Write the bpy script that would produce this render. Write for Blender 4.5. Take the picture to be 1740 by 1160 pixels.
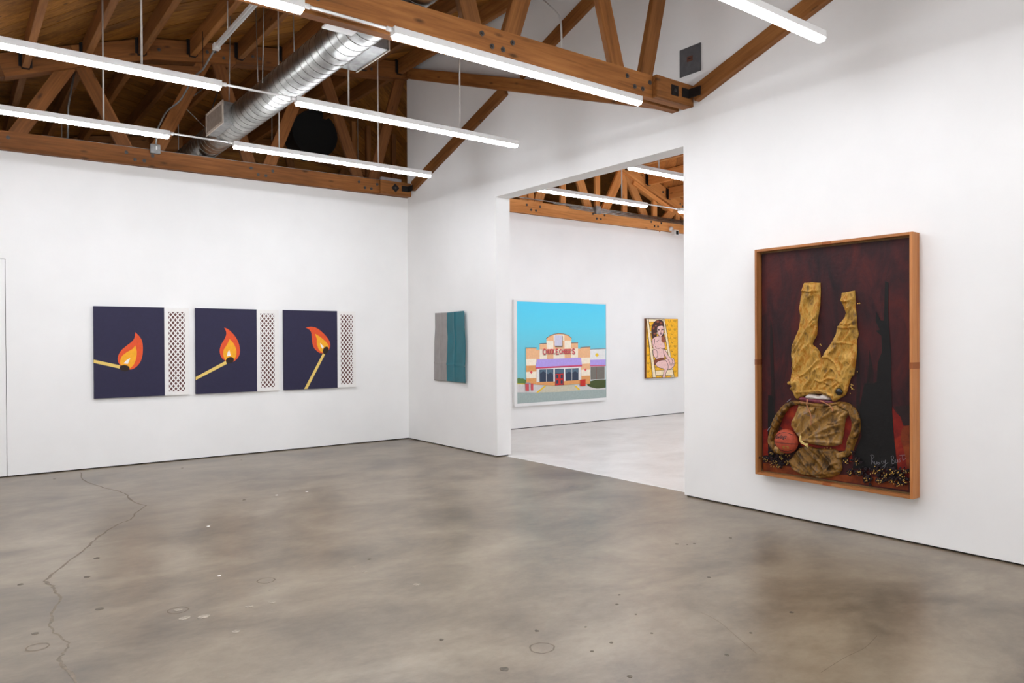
import bpy, bmesh, math, random
from mathutils import Vector, Matrix, noise
random.seed(7)
for o in list(bpy.data.objects): bpy.data.objects.remove(o)
S = bpy.context.scene
COL = S.collection
R = math.radians

# ------------------------------------------------------------------ camera
FPX, CY, ROLL, PITCH, YAW, H = 1255.73, 586.6, R(-0.2949), R(-0.3912), R(52.788), 1.6
_F = Vector((math.cos(YAW), math.sin(YAW), 0)); _R = Vector((math.sin(YAW), -math.cos(YAW), 0)); _U = Vector((0, 0, 1))
F2 = _F*math.cos(PITCH) + _U*math.sin(PITCH); U2 = -_F*math.sin(PITCH) + _U*math.cos(PITCH)
R3 = _R*math.cos(ROLL) + U2*math.sin(ROLL); U3 = -_R*math.sin(ROLL) + U2*math.cos(ROLL)
cd = bpy.data.cameras.new('camera'); cam = bpy.data.objects.new('camera', cd); COL.objects.link(cam)
M = Matrix((R3, U3, -F2)).transposed().to_4x4(); M.translation = Vector((0, 0, H)); cam.matrix_world = M
cd.sensor_width = 36; cd.lens = FPX*36/1740; cd.shift_y = (CY-580)/1740; cd.clip_start = .05; cd.clip_end = 100
S.camera = cam
# ------------------------------------------------------------------ world, exposure, daylight
W = bpy.data.worlds.new('world'); S.world = W; W.use_nodes = True
W.node_tree.nodes['Background'].inputs[0].default_value = (.75, .85, 1, 1)
W.node_tree.nodes['Background'].inputs[1].default_value = .6
S.view_settings.view_transform = 'Standard'; S.view_settings.look = 'None'
S.view_settings.exposure = 0.0; S.view_settings.gamma = 1.0; S.view_settings.use_curve_mapping = False
S.cycles.use_denoising = True
S.cycles.max_bounces = 10; S.cycles.diffuse_bounces = 7; S.cycles.sample_clamp_indirect = 6
LAMP = 61.0         # radiance of the batten diffusers
LAMP_FAR = 45.0     # the next room is lit a little stronger
# cool daylight added to the next room at an unseen side window
al = bpy.data.lights.new('added_daylight', 'AREA'); al.shape = 'RECTANGLE'; al.size = 4.0; al.size_y = 2.2
al.energy = 70; al.color = (.80, .90, 1.0)
alo = bpy.data.objects.new('added_daylight', al); COL.objects.link(alo)
alo.location = (13.9, 7.4, 1.9); alo.rotation_euler = (0, R(90), 0)
# fill daylight added at unseen windows behind and left of the camera
for nm, en, sx_, sy_, lo, ro in (('added_daylight', 38, 2.2, 8.0, (-2.2, 1.6, 2.1), (0, R(-90), 0)), ('added_daylight', 230, 7.0, 2.4, (2.0, -6.1, 1.9), (R(90), 0, 0))):
    l_ = bpy.data.lights.new(nm, 'AREA'); l_.shape = 'RECTANGLE'; l_.size = sx_; l_.size_y = sy_; l_.energy = en; l_.color = (.86, .94, 1.0)
    o_ = bpy.data.objects.new(nm, l_); COL.objects.link(o_); o_.location = lo; o_.rotation_euler = ro

# ------------------------------------------------------------------ pixel -> real plane helpers (photograph measured at 1740x1160)
def ray(px, py): return F2 + R3*((px-870)/FPX) - U3*((py-CY)/FPX)
def on_x(px, py, x): v = ray(px, py); return Vector((0, 0, H)) + v*(x/v.x)
def on_y(px, py, y): v = ray(px, py); return Vector((0, 0, H)) + v*(y/v.y)
def on_z(px, py, z): v = ray(px, py); return Vector((0, 0, H)) + v*((z-H)/v.z)
def crop(x0, y0, s): return lambda *pts: [(x0+a/s, y0+b/s) for a, b in pts]

# ------------------------------------------------------------------ materials
def lin(c):
    return tuple(((v/255)/12.92 if v/255 <= .04045 else ((v/255+.055)/1.055)**2.4) for v in c)
def new_mat(name):
    m = bpy.data.materials.new(name); m.use_nodes = True; nt = m.node_tree
    b = nt.nodes['Principled BSDF']; return m, nt, b
def nd(nt, t, **kw):
    n = nt.nodes.new(t)
    for k, v in kw.items(): setattr(n, k, v)
    return n
def ramp(nt, stops):
    r = nd(nt, 'ShaderNodeValToRGB'); e = r.color_ramp.elements
    e[0].position, e[0].color = stops[0][0], (*lin(stops[0][1]), 1)
    e[1].position, e[1].color = stops[-1][0], (*lin(stops[-1][1]), 1)
    for p, c in stops[1:-1]:
        q = e.new(p); q.color = (*lin(c), 1)
    return r
def noise_tex(nt, scale, detail=4, vec=None, rough=.55, dist=0):
    n = nd(nt, 'ShaderNodeTexNoise'); n.inputs['Scale'].default_value = scale; n.inputs['Detail'].default_value = detail
    n.inputs['Roughness'].default_value = rough; n.inputs['Distortion'].default_value = dist
    if vec is not None: nt.links.new(vec, n.inputs['Vector'])
    return n
def bump(nt, b, h, strength, dist=.01):
    k = nd(nt, 'ShaderNodeBump'); k.inputs['Strength'].default_value = strength; k.inputs['Distance'].default_value = dist
    nt.links.new(h, k.inputs['Height']); nt.links.new(k.outputs[0], b.inputs['Normal'])
def plain(name, c, rough=.6, metal=0, var=.06, scale=20, spec=.5, bmp=0):
    """a colour with a slight procedural mottling"""
    m, nt, b = new_mat(name)
    tc = nd(nt, 'ShaderNodeTexCoord'); n = noise_tex(nt, scale, 4, tc.outputs['Object'])
    r = ramp(nt, [(.3, tuple(max(0, v*(1-var)) for v in c)), (.7, tuple(min(255, v*(1+var)) for v in c))])
    nt.links.new(n.outputs[0], r.inputs[0]); nt.links.new(r.outputs[0], b.inputs['Base Color'])
    b.inputs['Roughness'].default_value = rough; b.inputs['Metallic'].default_value = metal
    b.inputs['Specular IOR Level'].default_value = spec
    if bmp: bump(nt, b, n.outputs[0], bmp)
    return m
def wood(name, dark, mid, light, knots=True, rough=.62):
    """timber whose grain runs along the object's own X axis"""
    m, nt, b = new_mat(name); L = nt.links
    tc = nd(nt, 'ShaderNodeTexCoord'); oi = nd(nt, 'ShaderNodeObjectInfo')
    add = nd(nt, 'ShaderNodeVectorMath', operation='ADD'); sc = nd(nt, 'ShaderNodeVectorMath', operation='SCALE')
    comb = nd(nt, 'ShaderNodeCombineXYZ'); L.new(oi.outputs['Random'], comb.inputs[0]); L.new(oi.outputs['Random'], comb.inputs[1]); L.new(oi.outputs['Random'], comb.inputs[2])
    L.new(comb.outputs[0], sc.inputs[0]); sc.inputs['Scale'].default_value = 37.0
    L.new(tc.outputs['Object'], add.inputs[0]); L.new(sc.outputs[0], add.inputs[1])
    mp = nd(nt, 'ShaderNodeMapping'); mp.inputs['Scale'].default_value = (.9, 16, 16); L.new(add.outputs[0], mp.inputs[0])
    n1 = noise_tex(nt, 2.0, 6, mp.outputs[0], .6, .6)
    mp2 = nd(nt, 'ShaderNodeMapping'); mp2.inputs['Scale'].default_value = (.5, 2.2, 2.2); L.new(add.outputs[0], mp2.inputs[0])
    n2 = noise_tex(nt, 1.4, 3, mp2.outputs[0])
    mx = nd(nt, 'ShaderNodeMix'); mx.data_type = 'FLOAT'; mx.inputs[0].default_value = .45
    L.new(n1.outputs[0], mx.inputs[2]); L.new(n2.outputs[0], mx.inputs[3])
    r = ramp(nt, [(.33, dark), (.5, mid), (.68, light)]); L.new(mx.outputs[0], r.inputs[0])
    hs = nd(nt, 'ShaderNodeHueSaturation'); L.new(r.outputs[0], hs.inputs['Color'])
    mr = nd(nt, 'ShaderNodeMapRange'); mr.inputs[3].default_value = .74; mr.inputs[4].default_value = 1.22
    L.new(oi.outputs['Random'], mr.inputs[0]); L.new(mr.outputs[0], hs.inputs['Value'])
    out = hs.outputs[0]
    if knots:
        mp3 = nd(nt, 'ShaderNodeMapping'); mp3.inputs['Scale'].default_value = (2.6, 7, 7); L.new(add.outputs[0], mp3.inputs[0])
        v = nd(nt, 'ShaderNodeTexVoronoi'); v.inputs['Scale'].default_value = 1.0; L.new(mp3.outputs[0], v.inputs['Vector'])
        kr = nd(nt, 'ShaderNodeMapRange'); kr.inputs[1].default_value = .05; kr.inputs[2].default_value = .16; kr.inputs[3].default_value = .75; kr.inputs[4].default_value = 0
        L.new(v.outputs['Distance'], kr.inputs[0])
        km = nd(nt, 'ShaderNodeMix'); km.data_type = 'RGBA'; L.new(kr.outputs[0], km.inputs[0]); L.new(out, km.inputs[6])
        km.inputs[7].default_value = (*lin(tuple(v*.45 for v in dark)), 1); out = km.outputs[2]
    L.new(out, b.inputs['Base Color']); b.inputs['Roughness'].default_value = rough; b.inputs['Specular IOR Level'].default_value = .3
    bump(nt, b, n1.outputs[0], .25, .004)
    return m
def emit(name, strength, c=(1, 1, 1)):
    m, nt, b = new_mat(name); b.inputs['Base Color'].default_value = (.9, .9, .9, 1)
    b.inputs['Emission Color'].default_value = (*c, 1); b.inputs['Emission Strength'].default_value = strength
    return m

def wall_mat(name, c):
    m, nt, b = new_mat(name); tc = nd(nt, 'ShaderNodeTexCoord'); n = noise_tex(nt, 1.3, 5, tc.outputs['Object'])
    r = ramp(nt, [(.35, tuple(v-2 for v in c)), (.65, tuple(v+2 for v in c))]); nt.links.new(n.outputs[0], r.inputs[0])
    nt.links.new(r.outputs[0], b.inputs['Base Color']); b.inputs['Roughness'].default_value = .85; b.inputs['Specular IOR Level'].default_value = .2
    n2 = noise_tex(nt, 160, 3, tc.outputs['Object']); bump(nt, b, n2.outputs[0], .05, .002)
    return m
def floor_mat(name, stops, rough=(.285, .38)):
    m, nt, b = new_mat(name); L = nt.links; tc = nd(nt, 'ShaderNodeTexCoord')
    mp = nd(nt, 'ShaderNodeMapping'); mp.inputs['Scale'].default_value = (1, 1.5, 1); mp.inputs['Rotation'].default_value = (0, 0, .5); L.new(tc.outputs['Object'], mp.inputs[0])
    n1 = noise_tex(nt, .95, 8, mp.outputs[0], .62, .4)          # broad trowel clouds
    n2 = noise_tex(nt, 9, 6, mp.outputs[0], .7, .2)             # fine mottling
    mx = nd(nt, 'ShaderNodeMix'); mx.data_type = 'FLOAT'; mx.inputs[0].default_value = .27
    L.new(n1.outputs[0], mx.inputs[2]); L.new(n2.outputs[0], mx.inputs[3])
    r = ramp(nt, stops); L.new(mx.outputs[0], r.inputs[0])
    n3 = noise_tex(nt, 90, 2, tc.outputs['Object'], .6)         # aggregate specks
    sp = nd(nt, 'ShaderNodeMapRange'); sp.inputs[1].default_value = .66; sp.inputs[2].default_value = .78; sp.inputs[3].default_value = 0; sp.inputs[4].default_value = .35
    L.new(n3.outputs[0], sp.inputs[0])
    km = nd(nt, 'ShaderNodeMix'); km.data_type = 'RGBA'; L.new(sp.outputs[0], km.inputs[0]); L.new(r.outputs[0], km.inputs[6])
    km.inputs[7].default_value = (*lin((92, 82, 70)), 1)
    L.new(km.outputs[2], b.inputs['Base Color'])
    rr = nd(nt, 'ShaderNodeMapRange'); rr.inputs[3].default_value = rough[0]; rr.inputs[4].default_value = rough[1]
    L.new(n2.outputs[0], rr.inputs[0]); L.new(rr.outputs[0], b.inputs['Roughness'])
    b.inputs['Specular IOR Level'].default_value = .8
    bump(nt, b, n2.outputs[0], .03, .003)
    return m

MT = {}
MT['wall'] = wall_mat('white_wall_paint', (236, 235, 233))
MT['floor'] = floor_mat('polished_concrete', [(.31, (76, 64, 50)), (.42, (102, 89, 72)), (.51, (121, 107, 88)), (.60, (136, 123, 103)), (.74, (154, 141, 122))], (.285, .34))
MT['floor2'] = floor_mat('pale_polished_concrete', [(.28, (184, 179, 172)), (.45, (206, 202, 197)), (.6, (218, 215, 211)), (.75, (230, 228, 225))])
MT['beam'] = wood('fir_beam', (98, 60, 26), (134, 84, 40), (158, 104, 54))
MT['beam_dark'] = wood('dark_fir_beam', (90, 53, 22), (122, 74, 33), (146, 92, 46))  # darker fir tone for the back truss
MT['beam_light'] = wood('pale_fir_beam', (178, 112, 55), (205, 138, 76), (222, 158, 94))
MT['joist'] = wood('fir_joist', (104, 64, 28), (136, 87, 42), (160, 106, 56))
MT['plank'] = wood('roof_plank', (102, 64, 22), (146, 96, 38), (178, 122, 52))
MT['plank_light'] = wood('pale_roof_plank', (150, 92, 44), (180, 115, 58), (200, 136, 72))
MT['frame'] = wood('cherry_frame', (158, 98, 50), (182, 118, 66), (198, 136, 82), knots=False, rough=.5)
MT['frame_key'] = wood('dark_key', (120, 62, 28), (140, 78, 38), (150, 88, 46), knots=False)
MT['strip'] = wood('backing_strip', (90, 66, 36), (112, 84, 50), (130, 100, 62), knots=False)
MT['metal_dark'] = plain('dark_iron', (48, 44, 42), .5, .7)
MT['bolt'] = plain('bolt_steel', (84, 80, 78), .5, .6)
MT['galv'] = plain('galvanised', (160, 160, 156), .30, 1.0, .16, 6)
MT['galv_dull'] = plain('galvanised_dull', (150, 150, 148), .45, .8, .12, 14)
MT['seam'] = plain('duct_seam', (120, 118, 112), .4, .9)
MT['white_metal'] = plain('white_enamel', (228, 227, 225), .4, 0, .004)
MT['rod'] = plain('painted_rod', (196, 190, 184), .45, .2, .03)
MT['diffuser'] = emit('batten_diffuser', LAMP, (.945, .98, 1.045))
MT['diffuser_far'] = emit('batten_diffuser_far', LAMP_FAR, (.92, .98, 1.07))
MT['grille'] = plain('tan_grille', (150, 136, 124), .6)
MT['grille_frame'] = plain('beige_register', (200, 186, 172), .5)
MT['panel'] = plain('grey_panel', (92, 92, 94), .5, .3)
MT['rust'] = plain('rust_label', (92, 52, 36), .7)
MT['black'] = plain('black_void', (18, 17, 16), .9)
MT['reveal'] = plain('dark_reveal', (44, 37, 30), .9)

# ------------------------------------------------------------------ mesh helpers
def link(name, me, mats, parent=None, mw=None, smooth=False):
    o = bpy.data.objects.new(name, me); COL.objects.link(o)
    for m in (mats if isinstance(mats, (list, tuple)) else [mats]):
        if m is not None and len(me.materials) < 8: me.materials.append(m)
    if smooth:
        for p in me.polygons: p.use_smooth = True
    if parent is not None:
        o.parent = parent
        o.matrix_parent_inverse = Matrix.Identity(4)
        pm = WM(parent).inverted()
        o.matrix_basis = pm @ (mw if mw is not None else Matrix.Identity(4))
    elif mw is not None: o.matrix_basis = mw
    return o
def WM(o):
    m = o.matrix_basis.copy(); p = o.parent
    while p: m = p.matrix_basis @ m; p = p.parent
    return m
def mesh(name, vs, fs):
    me = bpy.data.meshes.new(name); me.from_pydata([tuple(v) for v in vs], [], fs); me.update(); return me
def from_bm(name, bm):
    bmesh.ops.recalc_face_normals(bm, faces=bm.faces); me = bpy.data.meshes.new(name); bm.to_mesh(me); bm.free(); return me
def bm_box(bm, a, b, bev=0):
    r = bmesh.ops.create_cube(bm, size=1); c = [(p+q)/2 for p, q in zip(a, b)]; s = [abs(q-p) for p, q in zip(a, b)]
    bmesh.ops.transform(bm, verts=r['verts'], matrix=Matrix.Translation(c) @ Matrix.Diagonal((*s, 1)))
    if bev: bmesh.ops.bevel(bm, geom=[e for e in bm.edges if e.verts[0] in r['verts']], offset=bev, segments=2, affect='EDGES')
def box(name, a, b, m, parent=None, bev=0):
    """axis-aligned box given by two world corners; its origin is at its centre"""
    c = Vector([(p+q)/2 for p, q in zip(a, b)]); h = [abs(q-p)/2 for p, q in zip(a, b)]
    bm = bmesh.new(); bm_box(bm, [-v for v in h], h, bev)
    return link(name, from_bm(name, bm), m, parent, Matrix.Translation(c))
def beam(name, p, q, w, d, m, parent=None, up=(0, 0, 1), bev=.004, cuts=None):
    """timber from p to q: width w across, depth d along `up`; local X runs along its length"""
    p, q = Vector(p), Vector(q); x = (q-p).normalized(); u = Vector(up); y = u.cross(x).normalized(); z = x.cross(y)
    L = (q-p).length; bm = bmesh.new(); bm_box(bm, (-L/2, -w/2, -d/2), (L/2, w/2, d/2), bev)
    mw = Matrix((x, y, z)).transposed().to_4x4(); mw.translation = (p+q)/2
    return link(name, from_bm(name, bm), m, parent, mw)
def bm_tube(bm, pts, r, n=8, caps=True):
    pts = [Vector(p) for p in pts]; rings = []; ref = None
    for i, p in enumerate(pts):
        t = (pts[min(i+1, len(pts)-1)] - pts[max(i-1, 0)]).normalized()
        if ref is None: ref = t.orthogonal().normalized()
        ref = (ref - t*ref.dot(t)).normalized(); s = t.cross(ref)
        rr = r[i] if isinstance(r, (list, tuple)) else r
        rings.append([bm.verts.new(p + ref*rr*math.cos(2*math.pi*k/n) + s*rr*math.sin(2*math.pi*k/n)) for k in range(n)])
    for a, b in zip(rings, rings[1:]):
        for k in range(n): bm.faces.new((a[k], a[(k+1) % n], b[(k+1) % n], b[k]))
    if caps: bm.faces.new(rings[0][::-1]); bm.faces.new(rings[-1])
def tube(name, pts, r, m, parent=None, n=8):
    c = Vector(pts[0]); bm = bmesh.new(); bm_tube(bm, [Vector(p)-c for p in pts], r, n)
    return link(name, from_bm(name, bm), m, parent, Matrix.Translation(c), True)
def round_path(pts, rad, k=5):
    pts = [Vector(p) for p in pts]; out = [pts[0]]
    for a, b, c in zip(pts, pts[1:], pts[2:]):
        r = min(rad, (a-b).length*.45, (c-b).length*.45); p = b+(a-b).normalized()*r; q = b+(c-b).normalized()*r
        for i in range(k+1):
            t = i/k; out.append(p*(1-t)**2 + b*2*t*(1-t) + q*t*t)
    return out+[pts[-1]]
def smooth2(pts, corners=(), closed=True, k=6):
    """Catmull-Rom through 2-D points; indices in corners stay sharp"""
    n = len(pts); out = []
    for i in range(n if closed else n-1):
        p1, p2 = pts[i], pts[(i+1) % n]
        p0 = pts[(i-1) % n] if (closed or i > 0) and i not in corners else p1
        p3 = pts[(i+2) % n] if (closed or i+2 < n) and (i+1) % n not in corners else p2
        for s in range(k):
            t = s/k
            out.append(tuple(.5*((2*b)+(-a+c)*t+(2*a-5*b+4*c-d)*t*t+(-a+3*b-3*c+d)*t**3) for a, b, c, d in zip(p0, p1, p2, p3)))
    if not closed: out.append(tuple(pts[-1]))
    return out
def slab(name, pts, nrm, th, m, parent=None):
    """flat polygon of world points, th thick towards nrm"""
    pts = [Vector(p) for p in pts]; n = Vector(nrm).normalized(); c = sum(pts, Vector())/len(pts)
    bm = bmesh.new(); f = bm.faces.new([bm.verts.new(p-c) for p in pts]); f.normal_update()
    r = bmesh.ops.extrude_face_region(bm, geom=[f])
    bmesh.ops.translate(bm, verts=[v for v in r['geom'] if isinstance(v, bmesh.types.BMVert)], vec=n*th)
    bmesh.ops.triangulate(bm, faces=[f for f in bm.faces if len(f.verts) > 4])
    return link(name, from_bm(name, bm), m, parent, Matrix.Translation(c))
def ribbon_pts(path, w):
    """2-D outline of a stroke of width w (tapering list allowed)"""
    L, Rr = [], []
    for i, p in enumerate(path):
        a, b = path[max(i-1, 0)], path[min(i+1, len(path)-1)]
        dx, dy = b[0]-a[0], b[1]-a[1]; l = math.hypot(dx, dy) or 1; ww = w[i] if isinstance(w, (list, tuple)) else w
        L.append((p[0]-dy/l*ww/2, p[1]+dx/l*ww/2)); Rr.append((p[0]+dy/l*ww/2, p[1]-dx/l*ww/2))
    return L, Rr
def ellipse(cx, cy, rx, ry, rot=0, n=28):
    c, s = math.cos(R(rot)), math.sin(R(rot))
    return [(cx+rx*math.cos(t)*c-ry*math.sin(t)*s, cy+rx*math.cos(t)*s+ry*math.sin(t)*c) for t in [2*math.pi*i/n for i in range(n)]]
def empty(name, loc):
    o = bpy.data.objects.new(name, None); COL.objects.link(o); o.matrix_basis = Matrix.Translation(Vector(loc)); o.empty_display_size = .1; return o
def tag(o, label, cat, group=None):
    o['label'] = label; o['category'] = cat
    if group: o['group'] = group
    return o
def struct(o): o['kind'] = 'structure'; return o
def stuff(o): o['kind'] = 'stuff'; return o

# ------------------------------------------------------------------ the shell
XB, TB = 5.964, .235        # right wall face and thickness
YA, YC = 10.66, 10.536      # back wall face, far room's back wall face
Y1, Y2, ZH = 4.9465, 8.2008, 3.567   # doorway
XL, YF, XR, YR = -2.3, -6.2, 14.0, 16.6
XS = [-2.3, -1.94, -.84, .49, 1.25, 2.1, 3.2, 4.63, 5.96]
ZB = [3.77, 3.90, 4.28, 4.74, 5.02, 5.31, 5.49, 5.70, 5.85]        # underside of the bowstring top chord
BR = XS[:-1] + [5.96] + [11.92-x for x in XS[:-1]][::-1]
BZ = ZB[:-1] + [5.85] + ZB[:-1][::-1]
CH = .27; RF = .30     # depth of the top chord; roof above its underside
def interp(x, xs, zs):
    if x <= xs[0]: return zs[0]
    for i in range(len(xs)-1):
        if x <= xs[i+1]:
            t = (x-xs[i])/(xs[i+1]-xs[i]); return zs[i]*(1-t)+zs[i+1]*t
    return zs[-1]
def zchord(x): return interp(x, BR, BZ)
def zroof(x): return zchord(x)+RF
def zbot(x): return 3.884+.0085*min(x, 5.96) if x < 6.1 else 3.893      # cambered bottom chord

fl = struct(box('floor', (XL, YF, -.12), (6.12, YR, 0), MT['floor']))
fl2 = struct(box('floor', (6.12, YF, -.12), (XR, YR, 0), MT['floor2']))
def extrude_yz(name, poly, x0, x1, m):
    return slab(name, [(x0, y, z) for y, z in poly], (1, 0, 0), x1-x0, m)
ztop = zroof(XB)+.02
wr = struct(extrude_yz('wall_right', [(YF, .014), (Y1, .014), (Y1, ZH), (Y2, ZH), (Y2, .014), (YA-.002, .014), (YA-.002, ztop), (YF, ztop)], XB, XB+TB, MT['wall']))
zt = lambda x: zbot(x)-.004
DX, DZ = .525, 2.6
wb = struct(slab('wall_back', [(XL, YA, .014), (-.55, YA, .014), (-.55, YA, DZ), (DX, YA, DZ), (DX, YA, .014), (XB+TB, YA, .014), (XB+TB, YA, zt(6.0)), (3, YA, zt(3)), (XL, YA, zt(XL))], (0, 1, 0), .2, MT['wall']))
wf = struct(box('wall_far', (XB+TB+.001, YC, .014), (XR, YC+.2, 3.887), MT['wall']))
struct(box('wall_left', (XL-.2, YF, 0), (XL, YR, 5.0), MT['wall']))
struct(box('wall_front', (XL, YF-.2, 0), (XR, YF, 6.6), MT['wall']))
struct(box('wall_rear', (XL, YR, 0), (XR, YR+.2, 6.6), MT['plank']))
# side wall of the next room; its window is added for the daylight lamp
struct(slab('wall_side', [(XR, YF, 0), (XR, YR, 0), (XR, YR, 5), (XR, YF, 5)], (1, 0, 0), .2, MT['wall']))
wn = struct(box('added_window_1', (XR-.04, 5.3, .7), (XR-.01, 9.5, 3.1), MT['white_metal']))
for yy in (5.3, 6.7, 8.1, 9.45): box('window_bar', (XR-.07, yy, .7), (XR-.04, yy+.05, 3.1), MT['white_metal'], wn)
for nm, a, b, ax in (('added_window_2', (XL+.01, -2.4, .95), (XL+.05, 5.6, 3.25), 1), ('added_window_3', (-1.5, YF+.01, .65), (5.5, YF+.05, 3.15), 0)):  # unseen windows, added to go with the fill daylight
    wn = struct(box(nm, a, b, MT['white_metal']))
    for k in range(5):
        if ax: y = a[1]+(b[1]-a[1]-.05)*k/4; box('window_bar', (b[0], y, a[2]), (b[0]+.03, y+.05, b[2]), MT['white_metal'], wn)
        else: x = a[0]+(b[0]-a[0]-.05)*k/4; box('window_bar', (x, b[1], a[2]), (x+.05, b[1]+.03, b[2]), MT['white_metal'], wn)
# flush door in the back wall
d1 = struct(box('door_1', (-.54, YA+.008, .012), (DX-.005, YA+.06, DZ-.005), MT['wall']))
box('door_backing', (-.55, YA+.07, .0), (DX, YA+.19, DZ), MT['wall'], d1)
# dark strips that paint the shadow gap under the white boards
struct(box('shadow_gap_back', (XL, YA+.02, 0), (XB, YA+.16, .02), MT['reveal']))
bbr = struct(box('shadow_gap_right', (XB+.02, YF, 0), (XB+.2, Y1-.015, .02), MT['reveal']))
struct(box('shadow_gap_middle', (XB+.02, Y2+.015, 0), (XB+.2, YA, .02), MT['reveal']))
struct(box('shadow_gap_far', (XB+TB, YC+.02, 0), (XR, YC+.16, .02), MT['reveal']))
# cracks and old fixing patches of the slab
MT['crack'] = plain('crack_filler', (112, 100, 85), .6, 0, .15, 30)
MT['patch_pale'] = plain('pale_patch', (146, 136, 121), .5, 0, .2, 40)
MT['patch_dark'] = plain('dark_patch', (88, 79, 66), .6, 0, .2, 40)
MT['patch_white'] = plain('white_speck', (226, 224, 220), .5)
C7 = crop(0, 760, 2)
def flat_floor(name, pts2, m, parent, th=.0012):
    return slab(name, [on_z(px, py, 0) for px, py in pts2], (0, 0, 1), th, m, parent)
cr = C7((275, 85), (285, 110), (330, 130), (400, 148), (430, 160), (445, 180), (495, 198), (460, 225), (445, 245), (400, 262), (340, 300), (300, 335), (250, 375), (200, 415), (150, 455), (180, 470), (185, 490), (205, 510), (180, 560), (170, 600), (185, 630), (230, 665), (215, 700), (200, 720), (220, 745), (250, 780), (265, 830))
gp = [on_z(px, py, 0) for px, py in cr]; path = smooth2([(p.x, p.y) for p in gp], (6, 14), False, 5)
path = [(x+random.uniform(-.008, .008), y+random.uniform(-.008, .008)) for x, y in path]
wd = [.010+.024*abs(noise.noise((i*.23, 1, 5))) for i in range(len(path))]
Lp, Rp = ribbon_pts(path, wd); n = len(Lp)
link('crack', mesh('crack', [(x, y, .001) for x, y in Lp+Rp], [(i, i+1, n+i+1, n+i) for i in range(n-1)]), MT['crack'], fl)
def blob(cx, cy, r, sq=.6, k=11, jag=.25):
    return [(cx+r*(1+random.uniform(-jag, jag))*math.cos(2*math.pi*i/k), cy+r*(1+random.uniform(-jag, jag))*math.sin(2*math.pi*i/k)) for i in range(k)]
def floor_patch(pxy, r, mk, parent=None):
    c = on_z(*pxy, 0); pts = blob(c.x, c.y, r)
    slab('patch', [(x, y, 0) for x, y in pts], (0, 0, 1), .0012, MT[mk], parent or fl)
for a in [(605, 552), (690, 575), (845, 540), (925, 525), (920, 485), (1200, 405), (1240, 422), (1415, 465), (628, 580), (990, 143), (1262, 181), (800, 626)]:
    floor_patch(C7(a)[0], random.uniform(.018, .034), 'patch_pale')
for a in [(120, 632), (70, 465), (295, 440), (340, 548), (330, 376), (1255, 380), (830, 178), (185, 107), (620, 70), (820, 42), (1500, 653), (1715, 753)]:
    floor_patch(C7(a)[0], random.uniform(.012, .024), 'patch_dark')
for a in [(940, 162), (1043, 150), (708, 268), (745, 436)]:
    floor_patch(C7(a)[0], .014, 'patch_white')
C8 = crop(870, 760, 2)
for a in [(365, 501), (357, 533), (272, 692), (338, 663), (743, 307), (595, 330), (560, 328), (620, 327), (421, 567), (475, 631), (670, 441), (812, 630), (250, 610), (85, 623), (400, 778), (730, 705), (950, 560)]:
    floor_patch(C8(a)[0], random.uniform(.006, .014), 'patch_dark')
for (cx, cy), r in ((C8((102, 681))[0], .07), (C7((605, 553))[0], .06), (C7((128, 678))[0], .055), (C7((905, 452))[0], .06)):
    c = on_z(cx, cy, 0); A = blob(c.x, c.y, r, jag=.08, k=18); B = [(c.x+(x-c.x)*.86, c.y+(y-c.y)*.86) for x, y in A]; k = len(A)
    link('ring_mark', mesh('ring_mark', [(x, y, .001) for x, y in A+B], [(i, (i+1) % k, k+(i+1) % k, k+i) for i in range(k)]), MT['crack'], fl)
for pts in ([(640, 560), (700, 590), (760, 640), (830, 700)], [(1240, 640), (1200, 680), (1130, 715), (1050, 765)]):
    gp = [on_z(*q, 0) for q in C8(*pts)]; sp = smooth2([(p.x, p.y) for p in gp], (), False, 6); Lp, Rp = ribbon_pts(sp, .0028); n = len(Lp)
    link('scratch', mesh('scratch', [(x, y, .001) for x, y in Lp+Rp], [(i, i+1, n+i+1, n+i) for i in range(n-1)]), MT['crack'], fl)
# worn pale line where the two slabs meet
js = [(6.12+.012*noise.noise((i*.3, 2, 0)), Y1+(Y2-Y1)*i/40) for i in range(41)]
Lp, Rp = ribbon_pts(js, [.022+.03*abs(noise.noise((i*.4, 7, 0))) for i in range(41)]); n = len(Lp)
link('slab_joint', mesh('slab_joint', [(x, y, .001) for x, y in Lp+Rp], [(i, i+1, n+i+1, n+i) for i in range(n-1)]), plain('joint_filler', (226, 224, 221), .6, 0, .08, 30), fl2)

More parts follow.
